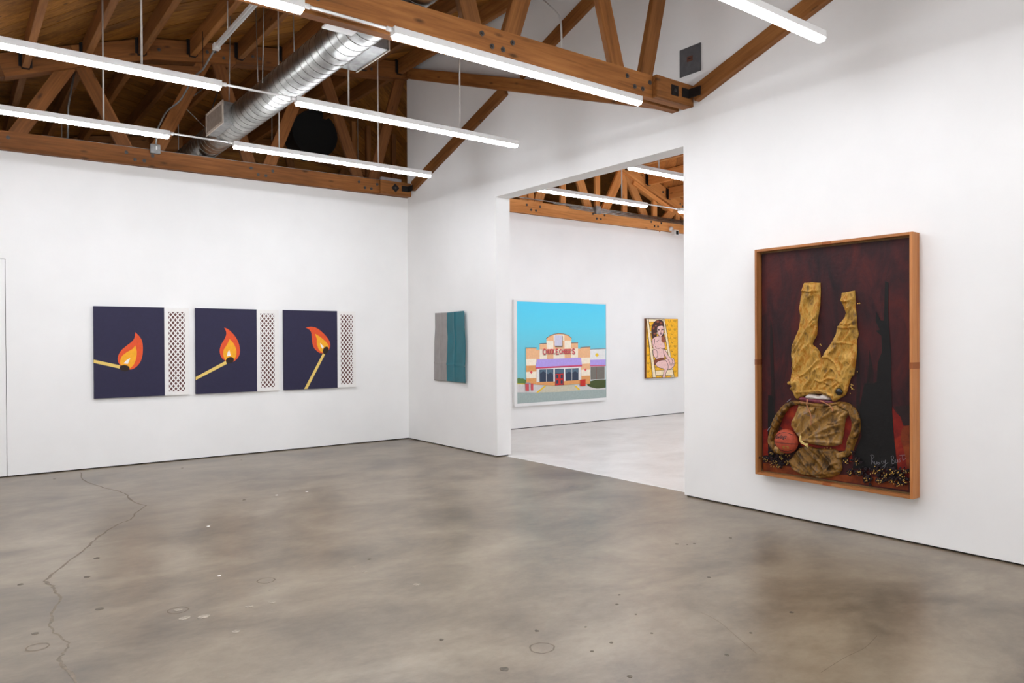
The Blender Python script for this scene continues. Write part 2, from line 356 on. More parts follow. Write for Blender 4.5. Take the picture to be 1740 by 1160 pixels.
# ------------------------------------------------------------------ roof: planks on joists
ceil = struct(slab('ceiling', [(x, YF, zroof(x)+.035) for x in BR] + [(x, YF, zroof(x)+.16) for x in BR[::-1]], (0, 1, 0), YR-YF, MT['plank']))
def clip_half(poly, a, b, c):
    out = []
    for i in range(len(poly)):
        p, q = poly[i], poly[(i+1) % len(poly)]; dp, dq = a*p[0]+b*p[1]-c, a*q[0]+b*q[1]-c
        if dp <= 0: out.append(p)
        if dp*dq < 0:
            t = dp/(dp-dq); out.append((p[0]+(q[0]-p[0])*t, p[1]+(q[1]-p[1])*t))
    return out
def clip_rect(poly, x0, x1, y0, y1):
    for a, b, c in ((1, 0, x1), (-1, 0, -x0), (0, 1, y1), (0, -1, -y0)):
        if len(poly) < 3: return []
        poly = clip_half(poly, a, b, c)
    return poly
def planking(x0, x1, y0, y1, sgn, m, pw=.19):
    """diagonal sheathing, each board an object lying along its own X axis"""
    d = Vector((1, sgn, 0)).normalized(); nn = Vector((-d.y, d.x, 0))
    cs = [Vector((x, y, 0)).dot(nn) for x in (x0, x1) for y in (y0, y1)]; s = min(cs); ang = math.atan2(d.y, d.x)
    while s < max(cs):
        drop = random.uniform(0, .008)
        quad = [d*t+nn*(s+u) for t, u in ((-40, .0035), (40, .0035), (40, pw-.0035), (-40, pw-.0035))]
        vs, fs = [], []
        for i in range(len(BR)-1):
            a, b = max(x0, BR[i]), min(x1, BR[i+1])
            if b-a < 1e-4: continue
            p = clip_rect([(q.x, q.y) for q in quad], a, b, y0, y1)
            if len(p) < 3: continue
            k = len(vs); n = len(p)
            vs += [Vector((x, y, zroof(x)-drop)) for x, y in p] + [Vector((x, y, zroof(x)+.03)) for x, y in p]
            fs += [tuple(range(k+n-1, k-1, -1)), tuple(range(k+n, k+2*n))] + [(k+j, k+(j+1) % n, k+n+(j+1) % n, k+n+j) for j in range(n)]
        if vs:
            c = sum(vs, Vector())/len(vs); mw = Matrix.Translation(c) @ Matrix.Rotation(ang, 4, 'Z'); iv = mw.inverted()
            link('plank', mesh('plank', [iv @ v for v in vs], fs), m, ceil, mw)
        s += pw
planking(-.6, XB, 4.95, 10.72, -1, MT['plank'])
planking(-.3, 8.5, 10.72, 16.4, 1, MT['plank'])
planking(XB+TB, 12.8, 6.2, 10.6, 1, MT['plank_light'])
def joist(x, y0, y1, m, hang=True):
    sl = (zroof(x+.05)-zroof(x-.05))/.1
    jz1 = zroof(x)-abs(sl)*.03-.004; dep = .235
    j = beam('joist', (x, y0, jz1-dep/2), (x, y1, jz1-dep/2), .075, dep, m, ceil)
    if hang:
        bm = bmesh.new()
        for s in (-1, 1):
            bm_box(bm, (x+s*.0405-.003, y1-.045, jz1-dep), (x+s*.0405+.003, y1-.002, jz1-.02))
            bm_box(bm, (x+s*.05-.02, y1-.006, jz1-dep+.02), (x+s*.05+.02, y1-.001, jz1+.0))
        bm_box(bm, (x-.0405, y1-.045, jz1-dep-.005), (x+.0405, y1-.002, jz1-dep))
        link('joist_hanger', from_bm('joist_hanger', bm), MT['metal_dark'], j)
JX = [.74+.631*i for i in range(-3, 9)]
for x in JX:
    if x < 5.8: joist(x, 5.10, 10.59, MT['joist'])
    joist(x, 10.86, 16.3, MT['joist'], False)
    if -1 < x < 5.8: joist(x, -1.0, 4.86, MT['joist'])
for i in range(11):
    x = 6.42+.631*i
    joist(x, 5.2, 10.44, MT['beam_light'])

# ------------------------------------------------------------------ bowstring trusses
def bolt(p, nrm, parent, r=.022):
    p = Vector(p); q = Vector(nrm)
    bm = bmesh.new(); bm_tube(bm, [(0, 0, 0), (0, 0, .006)], r, 14); bm_tube(bm, [(0, 0, .006), (0, 0, .016)], r*.5, 6)
    z = q.normalized(); mw = z.to_track_quat('Z', 'Y').to_matrix().to_4x4(); mw.translation = p
    return link('bolt', from_bm('bolt', bm), MT['bolt'], parent, mw)
def truss(name, label, x0, x1, yf, m):
    """bottom chord of two plies, webs between them, bowed top chord; yf = front face"""
    t = empty(name, ((x0+x1)/2, yf+.11, zbot(3))); tag(t, label, 'roof truss')
    ch = .22
    def pl(z, n=6): return [(x0+(x1-x0)*i/n) for i in range(n+1)]
    for y0, y1 in ((yf, yf+.075), (yf+.135, yf+.22)):
        n = 6; xs = pl(0); c = Vector(((x0+x1)/2, (y0+y1)/2, zbot((x0+x1)/2)))
        vs = []; fs = []
        for x in xs:
            z = zbot(x); vs += [Vector((x, y0, z)), Vector((x, y1, z)), Vector((x, y1, z+ch)), Vector((x, y0, z+ch))]
        for i in range(n):
            for k in range(4): fs.append((4*i+k, 4*i+(k+1) % 4, 4*i+4+(k+1) % 4, 4*i+4+k))
        fs += [(3, 2, 1, 0), (4*n, 4*n+1, 4*n+2, 4*n+3)]
        link('bottom_chord', mesh('bottom_chord', [v-c for v in vs], fs), m, t, Matrix.Translation(c))
    cut = [x0] + [x for x in BR if x0 < x < x1] + [x1]
    for a, b in zip(cut, cut[1:]):
        if b-a < .02: continue
        beam('top_chord', (a, yf+.11, zchord(a)+CH/2), (b, yf+.11, zchord(b)+CH/2), .19, CH-.004, m, t)
    return t
# the beams of `truss` use up=(0,1,0): depth runs along y, so width is the visible face
def truss_webs(t, yf, m, webs, wv=.17):
    for xb, xt in webs:
        beam('web', (xb, yf+.105, zbot(xb)+.04), (xt, yf+.105, zchord(xt)+.05), wv, .058, m, t, up=(0, 1, 0))
def truss_posts(t, yf, m, xs):
    for x in xs: beam('web_post', (x, yf+.105, zbot(x)+.03), (x, yf+.105, zchord(x)+.04), .13, .055, m, t, up=(0, 1, 0))
def cluster(t, xc, yf, off=.0):
    for dx, dz in ((-.15, .145), (-.05, .065), (.06, .065), (.16, .145)): bolt((xc+dx, yf, zbot(xc)+dz), (0, -1, 0), t)
def brackets(t, yf, x1, sq=.0):
    """splice block with square washer and angle bracket where the chord meets the wall"""
    b = box('splice_block', (x1-.55, yf-.06, zbot(x1)-.006), (x1-.002, yf-.0005, zbot(x1)+.21), MT['beam'], t, .006)
    p = box('washer_plate', (x1-.34, yf-.067, zbot(x1)+.055), (x1-.24, yf-.06, zbot(x1)+.155), MT['metal_dark'], t)
    if sq < .07:
        p.matrix_basis = p.matrix_basis @ Matrix.Rotation(R(40), 4, 'Y')
    bolt((x1-.29, yf-.067, zbot(x1)+.105), (0, -1, 0), t, .018)
    bm = bmesh.new(); bm_box(bm, (x1-.15-sq*.4, yf-.068, zbot(x1)+.065), (x1-sq, yf-.06, zbot(x1)+.155)); bm_box(bm, (x1-.008-sq, yf-.21, zbot(x1)+.065), (x1-sq, yf-.06, zbot(x1)+.155))
    link('angle_bracket', from_bm('angle_bracket', bm), MT['metal_dark'], t)

T1F, T2F, T3F = 10.585, 4.87, 10.45
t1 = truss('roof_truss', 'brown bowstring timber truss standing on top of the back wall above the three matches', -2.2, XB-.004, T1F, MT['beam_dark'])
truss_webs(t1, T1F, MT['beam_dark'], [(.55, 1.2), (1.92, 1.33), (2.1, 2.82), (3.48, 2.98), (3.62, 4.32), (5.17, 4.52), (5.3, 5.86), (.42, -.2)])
for xc in (.40, 1.97, 3.56, 5.22): cluster(t1, xc, T1F)
for x, dz in ((2.22, .13), (2.66, .08), (2.83, .14), (2.93, .15), (3.05, .07), (3.45, .12), (3.55, .1), (5.3, .1)): bolt((x, T1F+.012, zchord(x)+dz), (0, -1, 0), t1)
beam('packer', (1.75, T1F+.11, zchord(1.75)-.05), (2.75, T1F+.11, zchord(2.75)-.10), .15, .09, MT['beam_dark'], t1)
brackets(t1, T1F, XB-.004, .06)
t2 = truss('roof_truss', 'brown bowstring timber truss crossing overhead right above a row of lights', -2.2, XB-.004, T2F, MT['beam'])
truss_webs(t2, T2F, MT['beam'], [(.42, -.2), (.55, 1.2), (1.92, 1.33), (2.1, 2.82), (3.44, 2.98), (3.70, 4.30), (5.09, 4.55), (5.37, 5.84)])
for xc in (.40, 1.97, 3.56, 5.22): cluster(t2, xc, T2F)
brackets(t2, T2F, XB-.004, .079)
t3 = truss('roof_truss', 'pale orange timber truss on the far wall, seen through the doorway', XB+TB+.004, 13.9, T3F, MT['beam_light'])
truss_webs(t3, T3F, MT['beam_light'], [(6.75, 6.3), (6.95, 7.6), (8.36, 7.75), (8.54, 9.15), (9.99, 9.32), (10.2, 10.82), (11.62, 10.95), (11.86, 12.45), (13.2, 12.6)], .19)
truss_posts(t3, T3F, MT['beam_light'], [7.68, 8.45, 9.235, 10.13, 10.885, 11.78, 12.5])
for xc in (8.436, 10.07, 11.72): cluster(t3, xc, T3F)
for x, dz in ((11.95, .14), (12.1, .10), (12.5, .14), (12.58, .12)): bolt((x, T3F+.012, zchord(x)+dz), (0, -1, 0), t3)
beam('packer', (11.1, T3F+.10, zchord(11.1)-.06), (12.3, T3F+.10, zchord(12.3)-.09), .13, .09, MT['beam_light'], t3)
t0 = truss('roof_truss', 'shadowed timber truss deep in the dark roof space behind the back wall', -2.2, 9.0, 16.3, MT['joist'])
truss_webs(t0, 16.3, MT['joist'], [(.55, 1.2), (1.92, 1.33), (2.1, 2.82), (3.48, 2.98), (3.62, 4.32), (5.17, 4.52), (5.3, 5.86), (6.6, 6.1), (6.8, 7.5)])

# sway braces fixed to the white wall
def brace(label, y0, z0, y1, z1, th, d=.165):
    return tag(beam('sway_brace', (XB-th/2-.001, y0, z0), (XB-th/2-.001, y1, z1), th, d, MT['beam']), label, 'timber brace', 'sway braces on the white wall')
def zl1(y): return 3.94+.352*(10.56-y)+.088
brace('diagonal brace rising from the back corner up to the crossing brace', 10.42, zl1(10.42), 7.93, zl1(7.93), .055)
brace('diagonal brace continuing above the crossing brace beside the white conduit', 7.60, zl1(7.60), 5.16, zl1(5.16), .055)
def zl3(y): return 5.88-.344*(10.66-y)+.082
brace('shallow dark brace falling right behind the front truss light on the white wall', 10.50, zl3(10.50), 5.22, zl3(5.22), .085)
def zl2(y): return 3.945+.352*(4.77-y)+.088
brace('diagonal brace right of the grey plate, crossing behind the upper right light', 4.77, zl2(4.77), -.9, zl2(-.9), .075, .15)

# studs and a dark fan drum in the roof space behind
for (px, lab) in ((600, 'left'), (625, 'middle'), (668, 'right')):
    p = on_y(px, 250, 13.2)
    tag(beam('stud', (p.x, 13.2, 0), (p.x, 13.2, zroof(p.x)-.30), .09, .09, MT['joist'], None, up=(0, 1, 0)), f'dim timber stud in the roof space, {lab} of the three beside the corner', 'post', 'studs in the roof space')
q0, q1 = on_y(494, 287, 12.4), on_y(604, 302, 12.4)
tag(box('partition_board', (q0.x, 12.4, 0), (q1.x, 12.46, q0.z-.03), plain('beige_board', (176, 150, 126), .8)), 'beige partition board peeping over the back truss beam', 'board')
q0, q1 = on_y(648, 299, 12.4), on_y(682, 302, 12.4)
tag(box('partition_board', (q0.x, 12.4, 0), (q1.x, 12.46, q0.z-.01), plain('pale_board', (196, 196, 200), .8)), 'pale grey partition board peeping over the beam near the corner', 'board')
cdisc = on_y(535, 228, 13.6)
bm = bmesh.new(); bm_tube(bm, [(0, 0, 0), (.0, .5, 0)], .42, 32); bm_tube(bm, [(0, -.03, 0), (0, .0, 0)], .45, 32)
fd = tag(link('fan_drum', from_bm('fan_drum', bm), MT['black'], None, Matrix.Translation(cdisc), False), 'black round fan drum hanging in the dark roof space', 'fan')
for s in (-1, 1): tube('hanger_rod', [cdisc+Vector((s*.3, .25, .28)), Vector((cdisc.x+s*.3, cdisc.y+.25, zroof(cdisc.x+s*.3)-.005))], .008, MT['metal_dark'], fd)

# ------------------------------------------------------------------ lights
def batten(name, label, x0, x1, y, z, mdiff, group, rods=(), conn=None, seams=None):
    t = empty(name, ((x0+x1)/2, y, z)); tag(t, label, 'ceiling light', group)
    w, ht = .036, .035
    bm = bmesh.new(); bm_box(bm, (x0, y-w, z-.010), (x1, y+w, z+.045), .004)
    link('housing', from_bm('housing', bm), MT['white_metal'], t)
    xm = (x0+x1)/2
    for a, b in ((x0+.008, xm-.004), (xm+.004, x1-.008)):
        prof = [(-.034, -.010), (-.034, -.019), (-.030, -.030), (-.020, -.036), (.020, -.036), (.030, -.030), (.034, -.019), (.034, -.010)]
        vs = [(x, y+p, z+q) for x in (a, b) for p, q in prof]; n = len(prof)
        fs = [(k, (k+1) % n, n+(k+1) % n, n+k) for k in range(n)] + [tuple(range(n-1, -1, -1)), tuple(range(n, 2*n))]
        link('diffuser', mesh('diffuser', vs, fs), mdiff, t)
    for a in (x0, x1):
        s = -1 if a == x0 else 1
        box('end_cap', (a-.004, y-w, z-.014), (a+.004, y+w, z+.045), MT['white_metal'], t)
    for xr in rods:
        tube('hanger_rod', [(xr, y, z+.045), (xr, y, zroof(xr)-.18)], .0085, MT['rod'], t)
    if conn is not None:
        tube('connector_conduit', [(x1+.004, y, z+.025), (x1+.05, y, z+.025)], .017, MT['white_metal'], t, 10)
        tube('connector_conduit', [(x1+.05, y, z+.025), (conn-.05, y, z+.025)], .0105, MT['white_metal'], t)
        tube('connector_conduit', [(conn-.05, y, z+.025), (conn-.004, y, z+.025)], .017, MT['white_metal'], t, 10)
    return t
ZL = 3.83
ROWS = [(8.60, 'row nearest the back wall'), (6.69, 'second row from the back wall'), (4.80, 'row under the front truss'), (2.98, 'row at the top right of the view'), (1.1, 'first row behind the view')]
for i, (y, nm) in enumerate(ROWS):
    hi = [3.10, 4.39] if i != 2 else []
    batten('batten_light', f'white linear ceiling light, right-hand run of the {nm}', 2.575, 5.16, y, ZL, MT['diffuser'], 'linear ceiling lights in the main room', hi)
    lo = [1.27, .0] if i != 2 else []
    batten('batten_light', f'white linear ceiling light, left-hand run of the {nm}', -.70, 1.895, y, ZL, MT['diffuser'], 'linear ceiling lights in the main room', lo, 2.575)
for y, nm in ((8.45, 'row along the far wall'), (6.68, 'nearer row'), (4.8, 'row behind the white wall'), (2.9, 'hidden front row')):
    x0 = 6.87 if y > 8 else 6.99
    batten('batten_light', f'white linear light in the next room, first run of the {nm}', x0, x0+2.36, y, ZL, MT['diffuser_far'], 'linear ceiling lights in the next room', [7.16 if y > 8 else 7.55, 8.66], x0+3.2)
    batten('batten_light', f'white linear light in the next room, second run of the {nm}', x0+3.2, x0+5.5, y, ZL, MT['diffuser_far'], 'linear ceiling lights in the next room', [10.9] if y < 8 else [10.9])

MT['diffuser_added'] = emit('added_batten_diffuser', 46, (.95, .98, 1.03))  # unseen lamps added to brighten the roof space behind the back wall
for x0 in (-.7, 2.6, 5.9):
    bt = batten('batten_light', f'dim unseen linear light added in the room behind the back wall, {["left", "middle", "right"][int((x0+.7)/3.2)]} one', x0, x0+2.6, 13.4, 3.2, MT['diffuser_added'], 'added linear lights behind the back wall', [])

    for xr in (x0+.5, x0+2.1): tube('hanger_rod', [(xr, 13.4, 3.24), (xr, 13.4, zroof(xr)+.01)], .0085, MT['rod'], bt)

# ------------------------------------------------------------------ spiral duct
DXc, DZc, DR = 2.853, 4.33, .182
duct = tag(empty('air_duct', (DXc, 7, DZc)), 'round galvanised spiral air duct running between the trusses', 'air duct')
bm = bmesh.new(); bm_tube(bm, [(DXc, y, DZc) for y in (2.2, 5, 8, 11, 13)], DR, 48); link('duct_pipe', from_bm('duct_pipe', bm), MT['galv'], duct, None, True)
bm = bmesh.new(); turns = int(10.8/.14); pts = [(DXc+(DR+.001)*math.cos(2*math.pi*i/36), 2.2+.14*i/36, DZc-(DR+.001)*math.sin(2*math.pi*i/36)) for i in range(turns*36)]
bm_tube(bm, pts, .0024, 5); link('spiral_seam', from_bm('spiral_seam', bm), MT['seam'], duct, None, True)
for y in (9.75, 4.6):
    bm = bmesh.new(); bm_tube(bm, [(DXc, y-.03, DZc), (DXc, y+.03, DZc)], DR+.009, 48); link('duct_collar', from_bm('duct_collar', bm), MT['galv_dull'], duct, None, True)
def register(xa, xf, y0, y1, z0, z1):
    """square take-off box from the duct with a framed grille on its end"""
    s = 1 if xf > xa else -1
    b = box('register_box', (xa, y0, z0), (xf, y1, z1), MT['galv_dull'], duct)
    bm = bmesh.new(); e = xf+s*.012
    for a, c in (((y0-.01, z0-.01), (y1+.01, z0+.02)), ((y0-.01, z1-.02), (y1+.01, z1+.01)), ((y0-.01, z0), (y0+.025, z1)), ((y1-.025, z0), (y1+.01, z1))):
        bm_box(bm, (xf-s*.001, a[0], a[1]), (e, c[0], c[1]))
    link('register_frame', from_bm('register_frame', bm), MT['grille_frame'], b)
    bm = bmesh.new(); bm_box(bm, (xf, y0+.02, z0+.02), (xf+s*.002, y1-.02, z1-.02))
    k = 26
    for i in range(k):
        y = y0+.03+(y1-y0-.06)*i/(k-1); bm_box(bm, (xf+s*.002, y-.004, z0+.02), (xf+s*.009, y+.004, z1-.02))
    stuff(link('register_louvres', from_bm('register_louvres', bm), MT['grille'], b))
register(2.74, 2.60, 9.07, 9.775, 4.205, 4.46)
register(2.95, 3.17, 6.0, 6.66, 4.228, 4.45)
pl = box('white_cover_plate', (2.40, 5.53, 4.122), (2.665, 5.68, 4.137), MT['white_metal'], duct, .003)
tube('plate_hook', [(2.43, 5.66, 4.137), (2.43, 5.68, 4.6)], .006, MT['rod'], duct)
for y in (7.9, 9.1):
    for s in (-1, 1): tube('duct_strap', [(DXc+s*DR*.98, y, DZc+.03), (DXc+s*.15, y, zroof(DXc)-.01)], .006, MT['galv_dull'], duct)

# ------------------------------------------------------------------ electrical bits
st = tag(empty('strut_channel', (2.48, 8.2, 5.0)), 'white slotted strut channel hanging below the joists beside the duct', 'strut channel')
bm = bmesh.new()
for a, b in (((2.455, 7.0, 5.0), (2.463, 8.9, 5.04)), ((2.497, 7.0, 5.0), (2.505, 8.9, 5.04)), ((2.455, 7.0, 5.036), (2.505, 8.9, 5.042))): bm_box(bm, a, b)
link('channel', from_bm('channel', bm), MT['white_metal'], st)
box('channel_end', (2.445, 8.86, 4.985), (2.515, 8.94, 5.05), MT['white_metal'], st)
tube('hanger_rod', [(2.52, 8.6, 5.04), (2.52, 8.6, 5.45)], .008, MT['rod'], st)
tube('hanger_rod', [(2.52, 7.2, 5.04), (2.52, 7.2, 5.45)], .008, MT['rod'], st)
cpts = [Vector((2.48, 8.94, 5.015)), on_y(345, 118, 9.8), on_y(330, 130, 10.2), on_y(306, 172, 10.54), on_y(283, 188, 10.54), on_y(266, 222, 10.54), on_y(265, 250, 10.54)]
cn = tag(empty('conduit_run', cpts[0]), 'thin grey conduit dropping from the strut channel to the box on the back truss', 'conduit')
tube('conduit_pipe', round_path(cpts, .08), .012, MT['galv_dull'], cn)
jb = on_y(262, 254, 10.58); box('junction_box', (jb.x-.055, T1F-.06, jb.z-.06), (jb.x+.065, T1F-.003, jb.z+.06), MT['galv_dull'], cn, .004)
box('junction_box_label', (jb.x+.01, T1F-.062, jb.z-.01), (jb.x+.025, T1F-.06, jb.z+.035), MT['white_metal'], cn)
p = on_y(345, 118, 9.8); tube('hanger_wire', [p, (p.x, p.y, zroof(p.x)-.17)], .004, MT['metal_dark'], cn)
bc = tag(tube('conduit_run', [(x, T1F+.03, zbot(x)+.2275) for x in (.9, 2, 3, 4, 5, 5.5)], .007, MT['galv_dull']), 'grey conduit lying along the top edge of the back truss beam', 'conduit')
tag(tube('conduit_run', [on_y(127, 119, 10.9), on_y(116, 182, 10.9), on_y(115, 240, 10.9)], .012, MT['galv_dull']), 'slanted grey conduit at the left end of the back truss', 'conduit')
tag(tube('conduit_run', [on_y(346, 150, 11.2), on_y(309, 178, 11.2), on_y(349, 217, 11.2), on_y(372, 150, 11.2)], .009, MT['galv_dull']), 'bent grey duct-stay wire behind the beige register', 'wire')
fc = tag(empty('conduit_run', (9, T3F+.02, 4.13)), 'bundle of grey conduits along the pale truss with a small box', 'conduit')
for k in range(4):
    x0 = (6.3, 8.9, 9.3, 9.3)[k]
    tube('conduit_pipe', [(x0, T3F-.012-.005*k, 4.128-.026*k+.03), (10, T3F-.012-.005*k, 4.122-.026*k+.03), (13.8, T3F-.012-.005*k, 4.118-.026*k+.03)], .0095, MT['galv'], fc)
box('junction_box', (9.94, T3F-.07, 4.04), (10.08, T3F-.004, 4.19), MT['galv_dull'], fc, .005)
wc = [on_x(q[0], q[1], XB-.075) for q in ((915, -8), (953, 28), (955, 90))]
tag(tube('conduit_run', round_path(wc, .12), .012, MT['white_metal']), 'white painted conduit bending down the upper white wall', 'conduit')
gp = tag(empty('access_plate', (XB-.01, 4.85, 4.41)), 'dark grey metal plate high on the white wall beside the truss end', 'access plate')
box('plate', (XB-.014, 4.718, 4.271), (XB-.001, 4.984, 4.548), MT['panel'], gp, .003)
box('label_slot', (XB-.017, 4.815, 4.40), (XB-.014, 4.885, 4.45), MT['rust'], gp)
box('label_slot', (XB-.019, 4.825, 4.423), (XB-.017, 4.875, 4.43), MT['black'], gp)
cp = on_y(1142, 396, T3F-.03)
sc = tag(empty('security_camera', cp), 'small white security camera on the far wall under the pale beam', 'camera')
bm = bmesh.new(); bmesh.ops.create_uvsphere(bm, u_segments=16, v_segments=10, radius=.05); link('mount', from_bm('mount', bm), MT['white_metal'], sc, Matrix.Translation(cp+Vector((-.03, .0, .09))), True)
box('body', (cp.x-.05, cp.y-.12, cp.z-.055), (cp.x+.09, cp.y-.02, cp.z+.055), MT['white_metal'], sc, .01)
box('lens', (cp.x-.015, cp.y-.125, cp.z-.04), (cp.x+.055, cp.y-.119, cp.z+.035), MT['black'], sc)
tube('arm', [cp+Vector((-.03, 0, .09)), cp+Vector((.0, -.06, .04))], .015, MT['white_metal'], sc)

# ------------------------------------------------------------------ artworks
def on_wall(axis, d):
    """maps photo pixels onto the real plane x = d or y = d"""
    return (lambda q: on_x(q[0], q[1], d)) if axis == 'x' else (lambda q: on_y(q[0], q[1], d))
class Sheet:
    """flat colour shapes painted on a canvas, each a thin film lying on the one before it"""
    def __init__(s, root, axis, d, tf):
        s.root, s.axis, s.d, s.tf, s.k = root, axis, d, tf, 0
        s.n = Vector((-1, 0, 0)) if axis == 'x' else Vector((0, -1, 0))
    def pts(s, P, off):
        return [on_wall(s.axis, s.d-off)(q) for q in s.tf(*P)]
    def add(s, name, P, m, th=.00018, lift=None):
        off = .0002*s.k if lift is None else lift; s.k += 1
        return slab(name, s.pts(P, off), s.n, th, m, s.root)
    def strokes(s, name, paths, m, lift, wid):
        bm = bmesh.new()
        for P in paths:
            w = wid
            if isinstance(P, tuple) and len(P) == 2 and isinstance(P[0], list): P, w = P
            Lp, Rp = ribbon_pts(P, w); L3, R3_ = s.pts(Lp, lift), s.pts(Rp, lift)
            va = [bm.verts.new(v) for v in L3]; vb = [bm.verts.new(v) for v in R3_]
            for i in range(len(va)-1):
                try: bm.faces.new((va[i], va[i+1], vb[i+1], vb[i]))
                except ValueError: pass
        me = bpy.data.meshes.new(name); bm.normal_update()
        for f in bm.faces:
            if f.normal.dot(s.n) < 0: f.normal_flip()
        bm.to_mesh(me); bm.free(); return link(name, me, m, s.root)
def paint(name, c, var=.03, rough=.7, scale=25): return plain(name, c, rough, 0, var, scale, .3)

# ---- three match paintings
P_NAVY = paint('navy_paint', (44, 41, 66)); P_WHITE = paint('white_paint', (233, 230, 226), .01); P_RED = paint('orange_red_paint', (222, 84, 44))
P_YEL = paint('amber_paint', (240, 168, 40)); P_STICK = paint('straw_paint', (228, 196, 108)); P_HEAD = paint('match_head_paint', (44, 32, 26)); P_MAR = paint('maroon_paint', (98, 62, 58), .08)
P_EDGE = paint('canvas_edge', (120, 100, 84))
def match_art(label, x0, x1, x2, tf, outer, oc, inner, ic, white, head, stick, lat):
    zt_, zb_ = 2.060, .889; D = .04; yf = YA-D
    root = tag(empty('match_painting', ((x0+x2)/2, YA, (zt_+zb_)/2)), label, 'painting', 'three match paintings')
    box('navy_canvas', (x0, yf, zb_), (x1-.001, YA-.001, zt_), P_NAVY, root)
    w = box('white_canvas', (x1+.001, yf+.004, zb_), (x2, YA-.001, zt_-.002), P_WHITE, root)
    sh = Sheet(root, 'y', yf-.0004, tf)
    sh.add('match_stick', stick, P_STICK)
    sh.add('flame', smooth2(outer, oc), P_RED); sh.add('inner_flame', smooth2(inner, ic), P_YEL); sh.add('flame_core', smooth2(white, (0, 1, 2)), P_WHITE)
    sh.add('match_head', ellipse(*head), P_HEAD)
    # striker: maroon diamonds in a lattice of bare white, clipped to its rectangle
    a, b, c, d = lat; px_, py_ = (b-a)/3.5, (d-c)/15; dm = []
    for j in range(-1, 32):
        for i in range(-1, 5):
            cx = a+px_*(i+.5*(j % 2))+px_*.0; cy = d-py_*.5*j; hx, hz = px_*.315, py_*.345
            q = clip_rect([(cx-hx, cy), (cx, cy-hz), (cx+hx, cy), (cx, cy+hz)], a, b, c, d)
            if len(q) >= 3: dm.append(q)
    bm = bmesh.new(); 
    for q in dm:
        f = bm.faces.new([bm.verts.new((x, yf+.0035, z)) for x, z in q])
        r = bmesh.ops.extrude_face_region(bm, geom=[f]); bmesh.ops.translate(bm, verts=[v for v in r['geom'] if isinstance(v, bmesh.types.BMVert)], vec=(0, .0004, 0))
    stuff(link('diamond_print', from_bm('diamond_print', bm), P_MAR, w, None))
    return root
def lat_of(tf, a, b):
    p, q = [on_y(*v, YA-.036) for v in tf(a, b)]; return (p.x, q.x, q.z, p.z)
Ca, Cb, Cc = crop(150, 510, 6.444), crop(325, 510, 6.824), crop(470, 510, 6.824)
match_art('painting of a burning match lying level, leftmost of the three on navy', 1.437, 2.263, 2.573, Ca,
    [(513, 348), (560, 395), (590, 450), (598, 530), (590, 620), (560, 690), (510, 740), (455, 758), (400, 740), (345, 705), (322, 650), (335, 590), (370, 540), (430, 490), (480, 450), (508, 405)], (0,),
    [(515, 493), (530, 550), (528, 620), (505, 690), (480, 725), (440, 752), (390, 735), (352, 700), (350, 660), (370, 610), (420, 570), (480, 535)], (0,),
    [(460, 632), (433, 697), (388, 690), (420, 655)], (398, 742, 55, 34, 6), [(59, 650), (350, 712), (345, 748), (59, 685)], lat_of(Ca, (877, 128), (1060, 992)))
match_art('painting of a match burning at a slant, middle of the three on navy', 2.656, 3.485, 3.804, Cb,
    [(382, 315), (440, 345), (510, 420), (550, 500), (565, 590), (545, 660), (495, 708), (450, 715), (400, 705), (350, 660), (330, 590), (345, 520), (385, 450), (405, 400), (403, 360)], (0,),
    [(443, 447), (490, 500), (520, 570), (520, 640), (490, 700), (445, 712), (400, 700), (372, 640), (375, 580), (410, 520), (435, 470)], (0,),
    [(440, 575), (458, 640), (415, 652), (420, 610)], (448, 694, 48, 36, -20), [(52, 888), (400, 702), (412, 738), (52, 925)], lat_of(Cb, (800, 153), (968, 1004)))
match_art('painting of a match standing steeply, rightmost of the three on navy', 3.876, 4.711, 5.016, Cc,
    [(338, 318), (400, 307), (470, 325), (550, 390), (605, 460), (622, 520), (608, 570), (570, 610), (535, 615), (490, 605), (440, 560), (415, 500), (408, 420), (400, 370), (375, 338)], (0,),
    [(445, 387), (500, 420), (560, 470), (600, 520), (600, 570), (565, 600), (530, 605), (490, 570), (468, 510), (465, 450), (455, 415)], (0,),
    [(505, 495), (548, 540), (533, 562), (515, 535)], (569, 580, 45, 31, -65), [(537, 614), (562, 628), (357, 1026), (320, 1027)], lat_of(Cc, (742, 166), (887, 966)))

# ---- folded grey and teal sheet work
def folded(name, u0, u1, m, root, fn, nu=24, nv=60, solid=.004):
    """sheet between two edge curves u0(v), u1(v) (points on the wall plane), proud of the wall by fn(u, v)"""
    vs, fs = [], []
    for j in range(nv+1):
        v = j/nv; a, b = u0(v), u1(v)
        for i in range(nu+1):
            u = i/nu; p = a.lerp(b, u); vs.append(p+Vector((-fn(u, v), 0, 0)))
    for j in range(nv):
        for i in range(nu):
            k = j*(nu+1)+i; fs.append((k, k+1, k+nu+2, k+nu+1))
    c = sum(vs, Vector())/len(vs); o = link(name, mesh(name, [v-c for v in vs], fs), m, root, Matrix.Translation(c), True)
    md = o.modifiers.new('solid', 'SOLIDIFY'); md.thickness = solid; md.offset = 0
    return o
CT = crop(730, 520, 8.29)
def curve_at(pts):
    P = [on_x(q[0], q[1], XB-.0) for q in CT(*pts)]
    def f(v):
        z = P[0].z+(P[-1].z-P[0].z)*v
        for a, b in zip(P, P[1:]):
            if b.z <= z+1e-9:
                t = (z-a.z)/(b.z-a.z) if abs(b.z-a.z) > 1e-9 else 0; return Vector((XB, a.y+(b.y-a.y)*t, z))
        return P[-1].copy()
    return f
